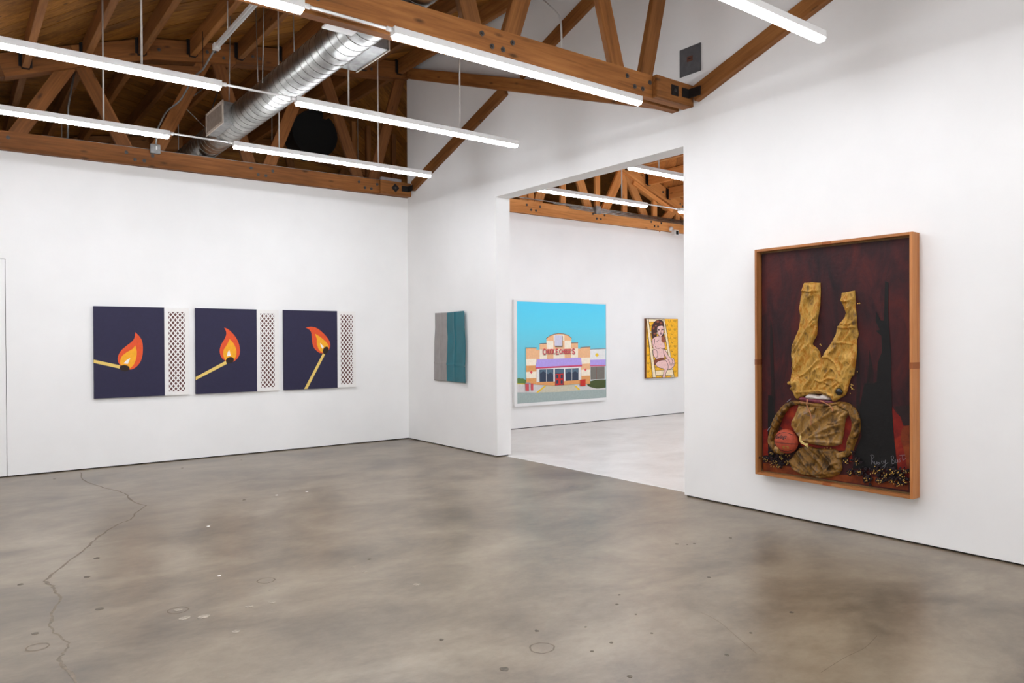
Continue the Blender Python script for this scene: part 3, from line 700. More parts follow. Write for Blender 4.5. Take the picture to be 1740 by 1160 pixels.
eL = curve_at([(92, 100), (95, 300), (84, 500), (82, 800), (82, 1042)]); eM = curve_at([(266, 90), (263, 300), (272, 440), (266, 650), (258, 790), (264, 1056)]); eR = curve_at([(528, 66), (533, 300), (546, 480), (540, 830), (546, 1082)])
tw = tag(empty('folded_relief', (XB, 9.36, 1.5)), 'creased grey and teal sheet relief hanging near the doorway', 'wall relief')
def ridge(x, c, w): return math.exp(-((x-c)/w)**2)
m_grey = plain('grey_coated_sheet', (146, 140, 137), .35, .1, .04, 8); m_teal = plain('teal_coated_sheet', (0, 98, 110), .42, .0, .05, 5)
def gfn(u, v):
    return .020+.020*ridge(u, .56-.08*v, .05)+.008*ridge(v, .735, .010)+.004*noise.noise((u*2, v*3, 1))
def tfn(u, v):
    return .024+.010*ridge(u, .42, .045)*(1-.7*v)+.008*ridge(v, .745+.02*u, .010)+.028*u*u+.004*noise.noise((u*2+5, v*4, 2))
folded('grey_sheet', eL, eM, m_grey, tw, gfn, 28); folded('teal_sheet', eM, eR, m_teal, tw, tfn, 40)
for zz in (1.75, 1.2): box('hanging_block', (XB-.018, 9.25, zz-.03), (XB-.001, 9.5, zz+.03), MT['reveal'], tw)

# ---- storefront painting in the next room
D = .05; yP = YC-D
sf = tag(empty('storefront_painting', (9.2, YC, 1.37)), 'large square painting of a storefront under a turquoise sky in a white frame', 'painting')
fx0, fx1, fz0, fz1 = on_y(873.8, 600, yP-.008).x, on_y(1030.6, 600, yP-.008).x, on_y(950, 685.8, yP-.008).z, on_y(950, 511.9, yP-.008).z
cx0, cx1, cz0, cz1 = on_y(878.2, 600, yP).x, on_y(1029.6, 600, yP).x, on_y(950, 680.7, yP).z, on_y(950, 514.2, yP).z
for a, b in (((fx0, fz0), (cx0, fz1)), ((cx1, fz0), (fx1, fz1)), ((cx0+.0005, cz1), (cx1-.0005, fz1)), ((cx0+.0005, fz0), (cx1-.0005, cz0))):
    box('frame_rail', (a[0], yP-.008, a[1]), (b[0], YC-.001, b[1]), MT['white_metal'], sf)
msky, nt, bb = new_mat('sky_gradient_paint'); tc = nd(nt, 'ShaderNodeTexCoord'); sx = nd(nt, 'ShaderNodeSeparateXYZ'); nt.links.new(tc.outputs['Generated'], sx.inputs[0])
rr = ramp(nt, [(.05, (142, 190, 192)), (.45, (112, 198, 214)), (.75, (92, 208, 234)), (1, (78, 206, 240))]); nt.links.new(sx.outputs[2], rr.inputs[0]); nt.links.new(rr.outputs[0], bb.inputs['Base Color']); bb.inputs['Roughness'].default_value = .6
box('canvas', (cx0+.0006, yP, cz0+.0006), (cx1-.0006, YC-.002, cz1-.0006), msky, sf)
T = crop(860, 500, 5.8); sh = Sheet(sf, 'y', yP-.0006, T)
C = {k: paint('paint_'+k, v, .03) for k, v in dict(tan=(236, 184, 138), orange=(222, 158, 98), cream=(244, 232, 210), white=(228, 228, 226), lavender=(178, 158, 228), rose=(204, 78, 112), brick=(196, 48, 40), glass=(54, 64, 84), glass_mid=(84, 108, 126), road=(160, 174, 170), walk=(208, 204, 202), plaza=(200, 194, 172), curb=(232, 192, 40), leaf=(96, 128, 70), hedge=(72, 84, 44), outline=(128, 92, 84), bin=(206, 84, 88), binlid=(150, 146, 158), shade=(120, 104, 92), dimglass=(118, 114, 106), sign=(206, 204, 222), letter=(222, 84, 92), letter_shade=(126, 112, 100)).items()}
A = sh.add
A('road', [(105, 955), (984, 930), (985, 1021), (105, 1079)], C['road']); A('pavement', [(105, 880), (310, 890), (398, 897), (300, 967), (105, 966)], C['walk'])
A('forecourt', [(398, 896), (670, 890), (735, 945), (520, 962), (300, 967)], C['plaza']); A('pavement', [(670, 888), (982, 880), (982, 935), (870, 938), (728, 946)], C['walk'])
A('kerb', [(380, 897), (402, 897), (318, 967), (296, 967)], C['curb']); A('kerb', [(672, 902), (692, 900), (732, 940), (714, 943)], C['curb'])
A('kerb', [(105, 874), (195, 879), (195, 886), (105, 883)], C['curb'])
A('bush', [(105, 832), (125, 822), (145, 830), (165, 828), (185, 838), (197, 845), (197, 878), (105, 876)], C['leaf'])
A('side_wall', [(826, 538), (981, 534), (981, 845), (826, 850)], C['white']); A('coping', [(826, 538), (981, 533), (981, 538), (826, 543)], C['outline'])
A('side_window', [(832, 712), (972, 708), (972, 834), (832, 840)], C['dimglass']); A('side_awning', [(828, 645), (981, 640), (981, 697), (828, 700)], C['lavender']); A('awning_hem', [(828, 699), (981, 696), (981, 706), (828, 710)], C['rose'])
A('window_bar', [(888, 712), (893, 712), (893, 838), (888, 838)], C['outline'])
A('diamond', [(895, 576), (914, 597), (895, 618), (876, 597)], C['curb'])
A('bush', smooth2([(800, 882), (820, 860), (870, 845), (930, 838), (982, 838), (982, 918), (900, 927), (840, 915), (808, 902)], (4, 5), True, 4), C['hedge'])
A('facade', [(298, 545), (330, 545), (330, 484), (397, 480), (397, 432), (430, 408), (475, 391), (520, 385), (570, 390), (612, 405), (644, 430), (644, 478), (708, 476), (708, 535), (745, 535), (745, 880), (480, 898), (298, 890)], C['tan'])
for P in ([(397, 458), (466, 458), (466, 540), (402, 540)], [(468, 400), (574, 396), (574, 458), (468, 458)], [(576, 458), (641, 457), (641, 533), (576, 536)], [(330, 541), (402, 540), (402, 636), (330, 638)], [(467, 540), (576, 536), (576, 632), (467, 634)], [(640, 534), (708, 531), (708, 628), (640, 630)]):
    A('cream_panel', P, C['cream'])
sh.strokes('coping_line', [[(395, 436), (430, 409), (475, 391), (520, 384), (570, 389), (614, 405), (646, 432)], [(328, 487), (400, 483)], [(642, 479), (710, 476)]], C['outline'], .0002*sh.k, 6); sh.k += 1
A('shadow', [(484, 408), (558, 408), (558, 520), (484, 520)], C['shade']); A('blank_sign', [(478, 402), (552, 402), (552, 507), (478, 507)], C['sign'])
A('lower_wall', [(300, 725), (748, 705), (748, 845), (300, 868)], C['white']); A('wall_base', [(300, 864), (482, 858), (482, 899), (300, 890)], C['orange']); A('wall_base', [(567, 855), (742, 842), (742, 880), (567, 894)], C['orange'])
A('shop_window', [(328, 740), (466, 736), (466, 859), (330, 864)], C['glass']); A('shop_window', [(582, 732), (713, 726), (713, 845), (584, 853)], C['glass'])
A('reflection', [(335, 744), (462, 740), (462, 790), (440, 765), (415, 785), (395, 775), (365, 755), (335, 782)], C['glass_mid']); A('reflection', [(590, 737), (708, 731), (708, 775), (680, 755), (650, 775), (620, 760), (590, 780)], C['glass_mid'])
A('mullion', [(395, 740), (399, 740), (399, 860), (395, 860)], C['white']); A('mullion', [(647, 732), (650, 732), (650, 848), (647, 848)], C['white'])
A('doorway', [(482, 735), (569, 731), (569, 893), (482, 898)], C['glass']); A('transom', [(486, 739), (565, 736), (565, 775), (486, 777)], C['glass_mid']); A('red_door', [(486, 784), (565, 780), (565, 890), (486, 896)], C['brick'])
for x0, x1 in ((493, 516), (537, 559)):
    for y0, y1 in ((790, 828), (847, 880)): A('door_pane', [(x0, y0), (x1, y0-1), (x1, y1-1), (x0, y1)], C['glass'])
A('pillar', [(195, 528), (298, 528), (298, 888), (199, 872)], C['tan']); A('cream_band', [(197, 637), (298, 634), (298, 699), (198, 702)], C['cream']); A('cream_band', [(197, 764), (298, 758), (298, 824), (198, 828)], C['cream']); A('orange_band', [(198, 828), (298, 824), (298, 888), (199, 872)], C['orange']); A('orange_band', [(198, 702), (298, 699), (298, 758), (198, 764)], C['orange'])
A('pillar', [(736, 520), (829, 515), (829, 880), (742, 885)], C['tan']); A('cream_band', [(740, 624), (829, 620), (829, 680), (742, 684)], C['cream']); A('cream_band', [(742, 742), (829, 739), (829, 800), (742, 803)], C['cream']); A('orange_band', [(742, 803), (829, 800), (829, 880), (742, 885)], C['orange'])
A('coping', [(191, 524), (300, 523), (303, 530), (191, 531)], C['outline']); A('coping', [(730, 520), (831, 513), (831, 520), (736, 527)], C['outline'])
A('diamond', [(248, 750), (261, 767), (248, 785), (235, 767)], C['letter']); A('diamond', [(782, 727), (793, 742), (782, 757), (770, 742)], C['letter'])
A('awning', [(304, 640), (738, 622), (748, 694), (288, 720)], C['lavender']); A('awning_hem', [(288, 719), (748, 693), (748, 710), (290, 733)], C['rose'])
for P in ([(190, 874), (226, 874), (226, 950), (192, 950)], [(243, 878), (268, 878), (268, 947), (245, 947)], [(728, 840), (783, 836), (783, 902), (730, 905)]): A('bin', P, C['bin'] if P[0][0] < 300 else C['brick'])
A('bin_lid', [(190, 870), (240, 868), (240, 882), (228, 882), (228, 950), (224, 950), (224, 880), (190, 880)], C['binlid'])
# the shop's lettering
def text_mesh(name, s, size, mw, m, parent, ext=.0015, shear=0, sx=1):
    cu = bpy.data.curves.new(name, 'FONT'); cu.body = s; cu.size = size; cu.extrude = ext; cu.shear = shear; cu.align_x = 'LEFT'; cu.offset = size*.012
    o = bpy.data.objects.new(name, cu); COL.objects.link(o); dg = bpy.context.evaluated_depsgraph_get()
    me = bpy.data.meshes.new_from_object(o.evaluated_get(dg)); bpy.data.objects.remove(o); bpy.data.curves.remove(cu)
    return link(name, me, m, parent, mw @ Matrix.Diagonal((sx, 1, 1, 1)))
def letters(s, q0, q1, hgt, off, mt):
    """word s from pixel q0 (baseline left) to q1 (baseline right), hgt metres tall"""
    a, b = [on_y(*T(q)[0], yP-off) for q in (q0, q1)]
    cu = bpy.data.curves.new('t', 'FONT'); cu.body = s; cu.size = 1; o = bpy.data.objects.new('t', cu); COL.objects.link(o); bpy.context.view_layer.update(); wd_ = o.dimensions.x; bpy.data.objects.remove(o)
    size = hgt/.70; x = (b-a).normalized(); z = Vector((0, -1, 0)); y = z.cross(x)
    mw = Matrix((x, y, z)).transposed().to_4x4(); mw.translation = a
    text_mesh('lettering', s, size, mw, mt, sf, .001, 0, (b-a).length/(wd_*size))
off = .0002*sh.k+.001
for dx, dy, o_, m_ in ((4, 5, off, C['letter_shade']), (0, 0, off+.0025, C['letter'])):
    letters('C', (360+dx, 592+dy), (385+dx, 592+dy), .11, o_, m_); letters('HUCK', (391+dx, 585+dy), (474+dx, 583+dy), .088, o_, m_); letters('E.', (488+dx, 592+dy), (513+dx, 591+dy), .112, o_, m_); letters('CHEESE\u2019', (523+dx, 583+dy), (640+dx, 581+dy), .085, o_, m_); letters('S', (650+dx, 588+dy), (674+dx, 587+dy), .11, o_, m_)

# ---- seated figure painting
D = .055; yP2 = YC-D
nu = tag(empty('figure_painting', (12, YC, 1.415)), 'yellow painting of a seated dark-haired woman on a ladder, wooden edges', 'painting')
P2 = {k: paint('figure_'+k, v, .06) for k, v in dict(yellow=(240, 178, 36), skin=(232, 190, 184), cream=(242, 220, 182), hair=(72, 44, 40), wrap=(134, 70, 50), line=(52, 38, 34), lips=(150, 110, 116), edge=(110, 68, 40), rust=(150, 84, 60)).items()}
box('panel', (on_y(1098.2, 600, yP2).x, yP2, on_y(1125, 641.8, yP2).z), (on_y(1152.1, 600, yP2).x, YC-.001, on_y(1125, 541.3, yP2).z), P2['edge'], nu)
T2 = crop(1080, 530, 9.28); s2 = Sheet(nu, 'y', yP2-.0006, T2); A = s2.add
A('yellow_ground', [(172, 106), (664, 108), (664, 1024), (172, 1034)], P2['yellow'])
marks = []
for j in range(14):
    for i in range(6):
        x = 200+i*84+(j % 2)*40; y = 140+j*66
        if 150 < x < 660 and y < 1010: marks.append([(x-13+random.uniform(-3, 3), y-14), (x-17, y+4), (x-6, y+17), (x+8, y+16), (x+16, y), (x+11, y-14)])
stuff(s2.strokes('print_marks', marks, P2['line'], .0004, 5)); s2.k = 3
L_ = P2['line']; outl = []
def shape(name, P, m, corners=(), line=True, k=4):
    q = smooth2(P, corners, True, k); A(name, q, m)
    if line: s2.strokes('outline', [q+[q[0]]], L_, .0002*s2.k, 6); s2.k += 1
for P in ([(200, 108), (440, 112), (448, 150), (212, 158)], [(225, 300), (480, 330), (486, 360), (232, 335)], [(250, 560), (530, 600), (540, 640), (258, 600)]): shape('ladder_rung', P, P2['cream'], (0, 1, 2, 3))
shape('ladder_rail', [(428, 110), (456, 110), (612, 1026), (566, 1028)], P2['cream'], (0, 1, 2, 3))
shape('ladder_rung', [(290, 925), (585, 905), (598, 1000), (310, 1000)], P2['cream'], (0, 1, 2, 3))
shape('hair', [(300, 150), (375, 118), (435, 150), (452, 230), (440, 320), (472, 450), (440, 486), (405, 440), (380, 330), (335, 320), (330, 385), (265, 410), (248, 330), (258, 220)], P2['hair'], line=False)
shape('torso', [(345, 380), (400, 385), (445, 470), (468, 560), (438, 605), (452, 735), (350, 760), (318, 745), (345, 660), (300, 600), (268, 530), (262, 440), (290, 402)], P2['skin'])
shape('arm', [(282, 590), (330, 605), (345, 650), (345, 700), (310, 720), (285, 680), (275, 630)], P2['skin'])
shape('leg', [(470, 740), (580, 722), (612, 770), (606, 850), (560, 890), (512, 905), (505, 840)], P2['skin'])
shape('leg', [(310, 800), (390, 765), (470, 760), (508, 830), (510, 890), (480, 960), (468, 1026), (425, 1026), (450, 905), (380, 880), (330, 850)], P2['skin'])
shape('arm', [(440, 580), (480, 620), (520, 690), (568, 740), (585, 775), (575, 815), (545, 815), (525, 765), (470, 700), (445, 650)], P2['skin'])
shape('wrap', [(290, 770), (340, 740), (400, 725), (452, 728), (448, 752), (390, 765), (335, 790), (305, 835)], P2['wrap'])
shape('face', [(345, 235), (385, 218), (432, 222), (446, 285), (430, 350), (392, 394), (356, 352), (340, 295)], P2['skin'])
for P in (ellipse(366, 280, 13, 12, 0, 12), ellipse(428, 276, 12, 11, 0, 12)): A('eye', P, L_)
A('lips', ellipse(400, 338, 20, 20, 0, 14), P2['lips']); s2.strokes('nose_line', [[(404, 262), (408, 300), (394, 312)]], P2['rust'], .0002*s2.k, 6); s2.k += 1
shape('curl', [(410, 400), (440, 380), (468, 440), (462, 478), (428, 480), (412, 440)], P2['rust'], line=False)
for P in (ellipse(350, 150, 24, 18, 0, 12), ellipse(400, 175, 22, 16, 20, 12), ellipse(285, 250, 14, 24, 10, 12), ellipse(300, 340, 18, 14, 0, 12), ellipse(420, 445, 14, 20, 0, 12), ellipse(320, 215, 16, 12, 0, 12)): A('hair_curl', P, P2['rust'])
s2.strokes('outline', [[(305, 540), (330, 570), (365, 580), (395, 560)], [(400, 570), (430, 582), (462, 565)], [(330, 470), (350, 455), (366, 440)], [(520, 830), (570, 838), (604, 812)], [(300, 420), (300, 480), (285, 530)]], L_, .0002*s2.k, 6); s2.k += 1
shape('ladder_rail', [(170, 107), (203, 107), (322, 1032), (272, 1032)], P2['cream'], (0, 1, 2, 3))

# ------------------------------------------------------------------ framed assemblage on the right wall
XF, FY0, FY1, FZ0, FZ1 = 5.8465, 2.6434, 4.0334, .3675, 2.4139
asm = tag(empty('framed_assemblage', (XB, (FY0+FY1)/2, (FZ0+FZ1)/2)), 'deep wooden box frame holding gold crumpled trousers, jacket and basketball on maroon', 'artwork')
RW = .0225; XC = 5.905                          # rail width, canvas face
def rail(a, b, m='frame', name='frame_rail'): return beam(name, a, b, RW, XB-.001-XF, MT[m], asm, up=(1, 0, 0), bev=.0015)
xm_ = (XF+XB-.001)/2
rail((xm_, FY0+RW/2, FZ0), (xm_, FY0+RW/2, FZ1)); rail((xm_, FY1-RW/2, FZ0), (xm_, FY1-RW/2, FZ1))
rail((xm_, FY0+RW, FZ0+RW/2), (xm_, FY1-RW, FZ0+RW/2)); rail((xm_, FY0+RW, FZ1-RW/2), (xm_, FY1-RW, FZ1-RW/2))
ym_, zm_ = (FY0+FY1)/2, (FZ0+FZ1)/2
for a, b in (((FY0-.001, zm_-.025), (FY0+RW+.001, zm_+.025)), ((FY1-RW-.001, zm_-.025), (FY1+.001, zm_+.025)), ((ym_-.04, FZ0-.001), (ym_+.04, FZ0+RW+.001)), ((ym_-.04, FZ1-RW-.001), (ym_+.04, FZ1+.001))):
    box('corner_key', (XF-.0008, a[0], a[1]), (XB-.002, b[0], b[1]), MT['frame_key'], asm)
for z0, z1 in ((FZ0+RW, FZ0+RW+.018), (FZ1-RW-.018, FZ1-RW)): box('backing_strip', (XC+.002, FY0+RW, z0), (XB-.002, FY1-RW, z1), MT['strip'], asm)
box('backing_board', (XB-.012, FY0+RW, FZ0+RW), (XB-.002, FY1-RW, FZ1-RW), MT['reveal'], asm)

m_can, nt, b = new_mat('maroon_canvas'); L = nt.links; tc = nd(nt, 'ShaderNodeTexCoord')
mp = nd(nt, 'ShaderNodeMapping'); mp.inputs['Scale'].default_value = (1, 3.2, 1.1); L.new(tc.outputs['Object'], mp.inputs[0])
n1 = noise_tex(nt, 1.8, 9, mp.outputs[0], .68, .6); n2 = noise_tex(nt, 30, 4, tc.outputs['Object'])
r = ramp(nt, [(.30, (24, 16, 20)), (.44, (44, 20, 23)), (.56, (62, 23, 24)), (.68, (76, 27, 23)), (.82, (52, 26, 40))]); L.new(n1.outputs[0], r.inputs[0]); L.new(r.outputs[0], b.inputs['Base Color'])
b.inputs['Roughness'].default_value = .5; b.inputs['Specular IOR Level'].default_value = .22; bump(nt, b, n2.outputs[0], .3, .006)
box('canvas', (XC, FY0+RW+.012, FZ0+RW+.016), (XB-.013, FY1-RW-.014, FZ1-RW-.014), m_can, asm)

def oil(name, stops, scale=6, rough=.5, bmp=.3, stretch=(1, 1, 1), metal=0, bs=40, spec=.25):
    m, nt, b = new_mat(name); tc = nd(nt, 'ShaderNodeTexCoord'); mp = nd(nt, 'ShaderNodeMapping'); mp.inputs['Scale'].default_value = stretch
    nt.links.new(tc.outputs['Object'], mp.inputs[0]); n = noise_tex(nt, scale, 7, mp.outputs[0], .65, .4); r = ramp(nt, stops); nt.links.new(n.outputs[0], r.inputs[0])
    nt.links.new(r.outputs[0], b.inputs['Base Color']); b.inputs['Roughness'].default_value = rough; b.inputs['Metallic'].default_value = metal; b.inputs['Specular IOR Level'].default_value = spec
    n2 = noise_tex(nt, bs, 5, tc.outputs['Object']); bump(nt, b, n2.outputs[0], bmp, .004); return m
m_blk = oil('black_paint', [(.3, (10, 8, 8)), (.7, (17, 15, 15))]); m_red = oil('red_paint', [(.3, (62, 9, 8)), (.5, (112, 20, 11)), (.7, (150, 48, 16))], 7)
m_or = oil('orange_paint', [(.3, (66, 24, 8)), (.5, (112, 46, 14)), (.7, (136, 66, 22))], 7); m_dk = oil('dark_umber_paint', [(.3, (28, 17, 17)), (.7, (42, 24, 24))])
m_str = oil('streaked_black_paint', [(.35, (15, 11, 11)), (.6, (32, 15, 15)), (.75, (60, 20, 16))], 5, stretch=(1, 6, 1))
PA = lambda *pts: list(pts)
sh = Sheet(asm, 'x', XC-.0005, PA)
def px8(*p): return [(1440+a/7.246, 690+b/7.246) for a, b in p]
def px7(*p): return [(1290+a/5.8, 460+b/5.8) for a, b in p]
def px5(*p): return [(1300+a/6.822, 660+b/6.822) for a, b in p]
def px4(*p): return [(1290+a/5.525, 640+b/5.525) for a, b in p]
bot = [(1296, 799), (1541, 836)]
sh.add('orange_ground', [(1297, 786), (1340, 792), (1400, 806), (1450, 806), (1500, 812), (1544, 818), (1544, 833), (1297, 799)], m_or)
sh.add('red_flame', px8((545, 0), (600, 80), (650, 130), (690, 240), (762, 235), (762, 880), (610, 860)), m_red)
sh.add('orange_flame', px8((690, 250), (762, 235), (762, 820), (735, 760), (700, 560), (655, 400), (665, 300)), m_or)
sh.add('dark_cloud', px8((570, 0), (766, -10), (766, 235), (690, 240), (660, 130), (610, 70)), m_dk)
trunk = px7((1240, 100), (1275, 115), (1272, 400), (1280, 560), (1300, 800), (1305, 1160)) + px4((1240, 20), (1250, 330), (1265, 560), (1300, 860), (880, 860), (900, 700), (960, 560), (940, 300), (990, 60), (1080, 60), (1100, 180)) + px7((1130, 1110), (1160, 1090), (1170, 900), (1210, 800), (1205, 640), (1150, 590), (1190, 580), (1150, 500), (1150, 390), (1200, 490), (1230, 490))
sh.add('black_tree', trunk, m_blk, .0015)
sh.add('tree_streak', px7((1085, 770), (1100, 860), (1130, 1000), (1120, 1120), (1140, 1250), (1050, 1250), (1060, 1080), (1080, 930)), m_str); sh.add('tree_streak', px7((965, 760), (990, 780), (985, 900), (1000, 1120), (985, 1400), (950, 1400), (965, 1000)), m_str)
sh.add('tree_streak', px7((110, 470), (130, 560), (140, 800), (150, 1150), (165, 1700), (110, 1700), (120, 1100), (105, 800)), m_str); sh.add('tree_streak', px4((85, 170), (130, 180), (140, 380), (110, 560), (150, 760), (75, 760), (80, 500)), m_blk)
sh.add('red_flame', px4((40, 500), (80, 480), (85, 740), (40, 740)), m_red)
sh.add('red_ground', px5((240, 250), (360, 180), (700, 200), (1000, 300), (1040, 500), (980, 720), (880, 720), (500, 720), (300, 560), (180, 440)), m_red)
sh.add('red_ground', px5((960, 700), (1010, 780), (1010, 850), (975, 850)), m_red)

# crumpled cloth: a fine grid trimmed to an outline, raised in ridges and pinned down at its rim
def pip(x, y, P):
    c = False; j = len(P)-1
    for i in range(len(P)):
        if (P[i][1] > y) != (P[j][1] > y) and x < (P[j][0]-P[i][0])*(y-P[i][1])/(P[j][1]-P[i][1])+P[i][0]: c = not c
        j = i
    return c
def near(x, y, P):
    best = (1e9, None)
    for i in range(len(P)):
        ax, ay = P[i]; bx, by = P[(i+1) % len(P)]; dx, dy = bx-ax, by-ay; l = dx*dx+dy*dy or 1e-12
        t = max(0, min(1, ((x-ax)*dx+(y-ay)*dy)/l)); qx, qy = ax+dx*t, ay+dy*t; d = (x-qx)**2+(y-qy)**2
        if d < best[0]: best = (d, (qx, qy))
    return math.sqrt(best[0]), best[1]
def cloth(name, pix, m, base, amp, folds, step=.0075, x0=None, thick=.02, seed=0, rnd=3, creases=()):
    """pix: outline pixels; folds: fold direction (dy, dz) and frequency; creases: explicit ridge lines in pixels"""
    x0 = XC-.004 if x0 is None else x0
    P = [(p.y, p.z) for p in (on_x(q[0], q[1], x0-base*.6) for q in pix)]
    K = []
    for cl, wd_, ht in creases:
        K.append(([(p.y, p.z) for p in (on_x(q[0], q[1], x0-base*.6) for q in cl)], wd_, ht))
    ys = [p[0] for p in P]; zs = [p[1] for p in P]; nx = int((max(ys)-min(ys))/step)+3; nz = int((max(zs)-min(zs))/step)+3; oy, oz = min(ys)-step, min(zs)-step
    ins = {}
    for i in range(nx):
        for j in range(nz):
            if pip(oy+i*step, oz+j*step, P): ins[(i, j)] = 1
    cells = [(i, j) for i in range(-1, nx) for j in range(-1, nz) if sum((i+a, j+b) in ins for a in (0, 1) for b in (0, 1)) >= 1]
    vid, vs, fs = {}, [], []
    fd, fq = folds; fl_ = math.hypot(*fd); fd = (fd[0]/fl_, fd[1]/fl_)
    def seg(y, z, C):
        d = 1e9
        for (ay, az), (by, bz) in zip(C, C[1:]):
            dy, dz = by-ay, bz-az; l = dy*dy+dz*dz or 1e-9; t = max(0, min(1, ((y-ay)*dy+(z-az)*dz)/l)); d = min(d, math.hypot(y-ay-dy*t, z-az-dz*t))
        return d
    def V(i, j):
        if (i, j) in vid: return vid[(i, j)]
        y, z = oy+i*step, oz+j*step; d, q = near(y, z, P)
        if (i, j) not in ins: y, z = q; d = 0
        rim = min(1, d/thick); rim = math.sqrt(max(0, 1-(1-rim)**2))
        wy = y+.03*noise.noise((y*9, z*9, seed)); wz = z+.03*noise.noise((y*9+7, z*9, seed+3))
        u = wy*fd[0]+wz*fd[1]; v = -wy*fd[1]+wz*fd[0]
        h = 0; a = 1
        for o_ in range(3):
            h += a*max(0, 1-abs(noise.noise((u*fq*.24*1.9**o_+seed*5, v*fq*1.9**o_, seed+o_*3)))*2.8); a *= .42
        h = max(0, h/1.4)
        k = sum(ht*math.exp(-(seg(y, z, C)/w)**2) for C, w, ht in K)
        vs.append((x0-rim*(base+amp*h**1.6+k), y, z)); vid[(i, j)] = len(vs)-1; return vid[(i, j)]
    for i, j in cells:
        f = (V(i, j), V(i+1, j), V(i+1, j+1), V(i, j+1)); fs.append(f)
    c = Vector((x0, sum(ys)/len(ys), sum(zs)/len(zs))); o = link(name, mesh(name, [Vector(v)-c for v in vs], fs), m, asm, Matrix.Translation(c), True)
    bm = bmesh.new(); bm.from_mesh(o.data); bmesh.ops.remove_doubles(bm, verts=bm.verts, dist=.0006); bmesh.ops.dissolve_degenerate(bm, edges=bm.edges, dist=.0003); bmesh.ops.recalc_face_normals(bm, faces=bm.faces)
    if sum((f.normal.x for f in bm.faces)) > 0: bmesh.ops.reverse_faces(bm, faces=bm.faces)
    bm.to_mesh(o.data); bm.free()
    for p in o.data.polygons: p.use_smooth = True
    return o
def px9(*p): return [(1330+a/5.047, 470+b/5.047) for a, b in p]
m_gold = oil('gold_painted_cloth', [(.28, (88, 76, 66)), (.38, (140, 104, 46)), (.50, (190, 148, 70)), (.60, (164, 104, 24)), (.74, (206, 170, 100))], 13, .42, .6, (1, 1.6, .8), .1, 80)
m_brn = oil('stained_brown_cloth', [(.30, (26, 18, 14)), (.42, (76, 52, 22)), (.54, (134, 94, 36)), (.64, (84, 70, 54)), (.74, (166, 112, 50))], 12, .42, .5, (1, 1.6, 1), .1, 50)
m_ochre = oil('ochre_stained_cloth', [(.30, (34, 24, 18)), (.41, (110, 80, 42)), (.52, (158, 118, 58)), (.62, (120, 102, 84)), (.74, (186, 122, 66))], 10, .4, .4, (1, 1.5, 1), .05, 50)
trousers = cloth('gold_trousers', px9((185, 52), (250, 46), (320, 52), (322, 120), (318, 240), (302, 335), (292, 390), (296, 440), (290, 500), (268, 540), (250, 580), (290, 610), (318, 650), (325, 705), (345, 680), (400, 590), (455, 490), (462, 445), (490, 395), (530, 345), (538, 310), (515, 240), (503, 190), (510, 135), (615, 118), (620, 180), (622, 260), (630, 340), (637, 440), (648, 492), (634, 540), (634, 640), (622, 740), (608, 845), (585, 860), (568, 910), (552, 980), (535, 1015), (480, 1048), (440, 1075), (415, 1040), (330, 1005), (240, 1005), (150, 1035), (128, 1055), (100, 1015), (62, 958), (80, 940), (72, 890), (80, 800), (70, 670), (85, 580), (120, 500), (140, 440), (150, 340), (140, 280), (155, 180), (175, 110)),
    m_gold, .016, .034, ((-.45, 1), 11), step=.0054, seed=2, creases=[
    (px9((178, 118), (240, 128), (320, 118)), .008, .018), (px9((300, 335), (240, 400), (210, 470), (150, 560), (100, 640)), .009, .022), (px9((290, 380), (240, 440), (200, 560)), .008, .016),
    (px9((325, 705), (270, 760), (200, 830), (160, 850)), .009, .020), (px9((330, 690), (400, 690), (460, 740), (500, 830)), .009, .020), (px9((370, 850), (420, 780), (450, 800), (500, 900)), .009, .020),
    (px9((250, 950), (290, 880), (340, 900), (400, 870), (480, 880)), .009, .020), (px9((340, 950), (360, 900), (420, 930)), .008, .016), (px9((480, 430), (540, 440), (640, 430)), .009, .024), (px9((490, 400), (560, 410), (636, 385)), .008, .016),
    (px9((510, 200), (550, 215), (615, 190)), .010, .022), (px9((440, 570), (520, 565), (600, 575)), .008, .014), (px9((545, 330), (580, 280), (600, 220)), .008, .014), (px9((220, 160), (180, 260), (170, 400)), .010, .012), (px9((130, 990), (250, 985), (330, 975), (440, 1020)), .008, .016), (px9((100, 700), (120, 800), (110, 900)), .010, .014)])
m_lip = oil('purple_lips', [(.3, (60, 24, 40)), (.5, (110, 48, 62)), (.7, (150, 78, 70))], 14, .35); m_teeth = oil('teeth', [(.3, (176, 160, 150)), (.6, (214, 206, 200))], 14, .3)
cloth('lips', px9((130, 1045), (150, 1030), (240, 1035), (330, 1050), (420, 1060), (446, 1068), (440, 1092), (400, 1094), (330, 1092), (240, 1085), (160, 1072)), m_lip, .030, .012, ((1, 0), 16), .006, seed=6)
cloth('teeth', px9((180, 1035), (215, 1005), (260, 1008), (310, 1020), (340, 1005), (380, 1020), (412, 1055), (380, 1062), (300, 1054), (220, 1050)), m_teeth, .032, .010, ((1, 0), 20), .006, seed=9)
def ball_at(pix, r, out, name, m, sq=1.0, parent=None):
    p = on_x(*pix, XC-out); bm = bmesh.new(); bmesh.ops.create_uvsphere(bm, u_segments=36, v_segments=20, radius=r)
    return link(name, from_bm(name, bm), m, parent or asm, Matrix.Translation(p) @ Matrix.Diagonal((sq, 1, 1, 1)), True), p
eye, ep = ball_at(px9((483, 986))[0], .030, .045, 'eye', plain('glossy_black', (14, 12, 12), .08), .6)
cloth('eye_rim', px9(*ellipse(483, 985, 36, 34, 0, 16)), m_gold, .030, .01, ((1, 0), 20), .006, seed=11)
ball_at(px9((55, 912))[0], .016, .03, 'gold_bead', m_gold)

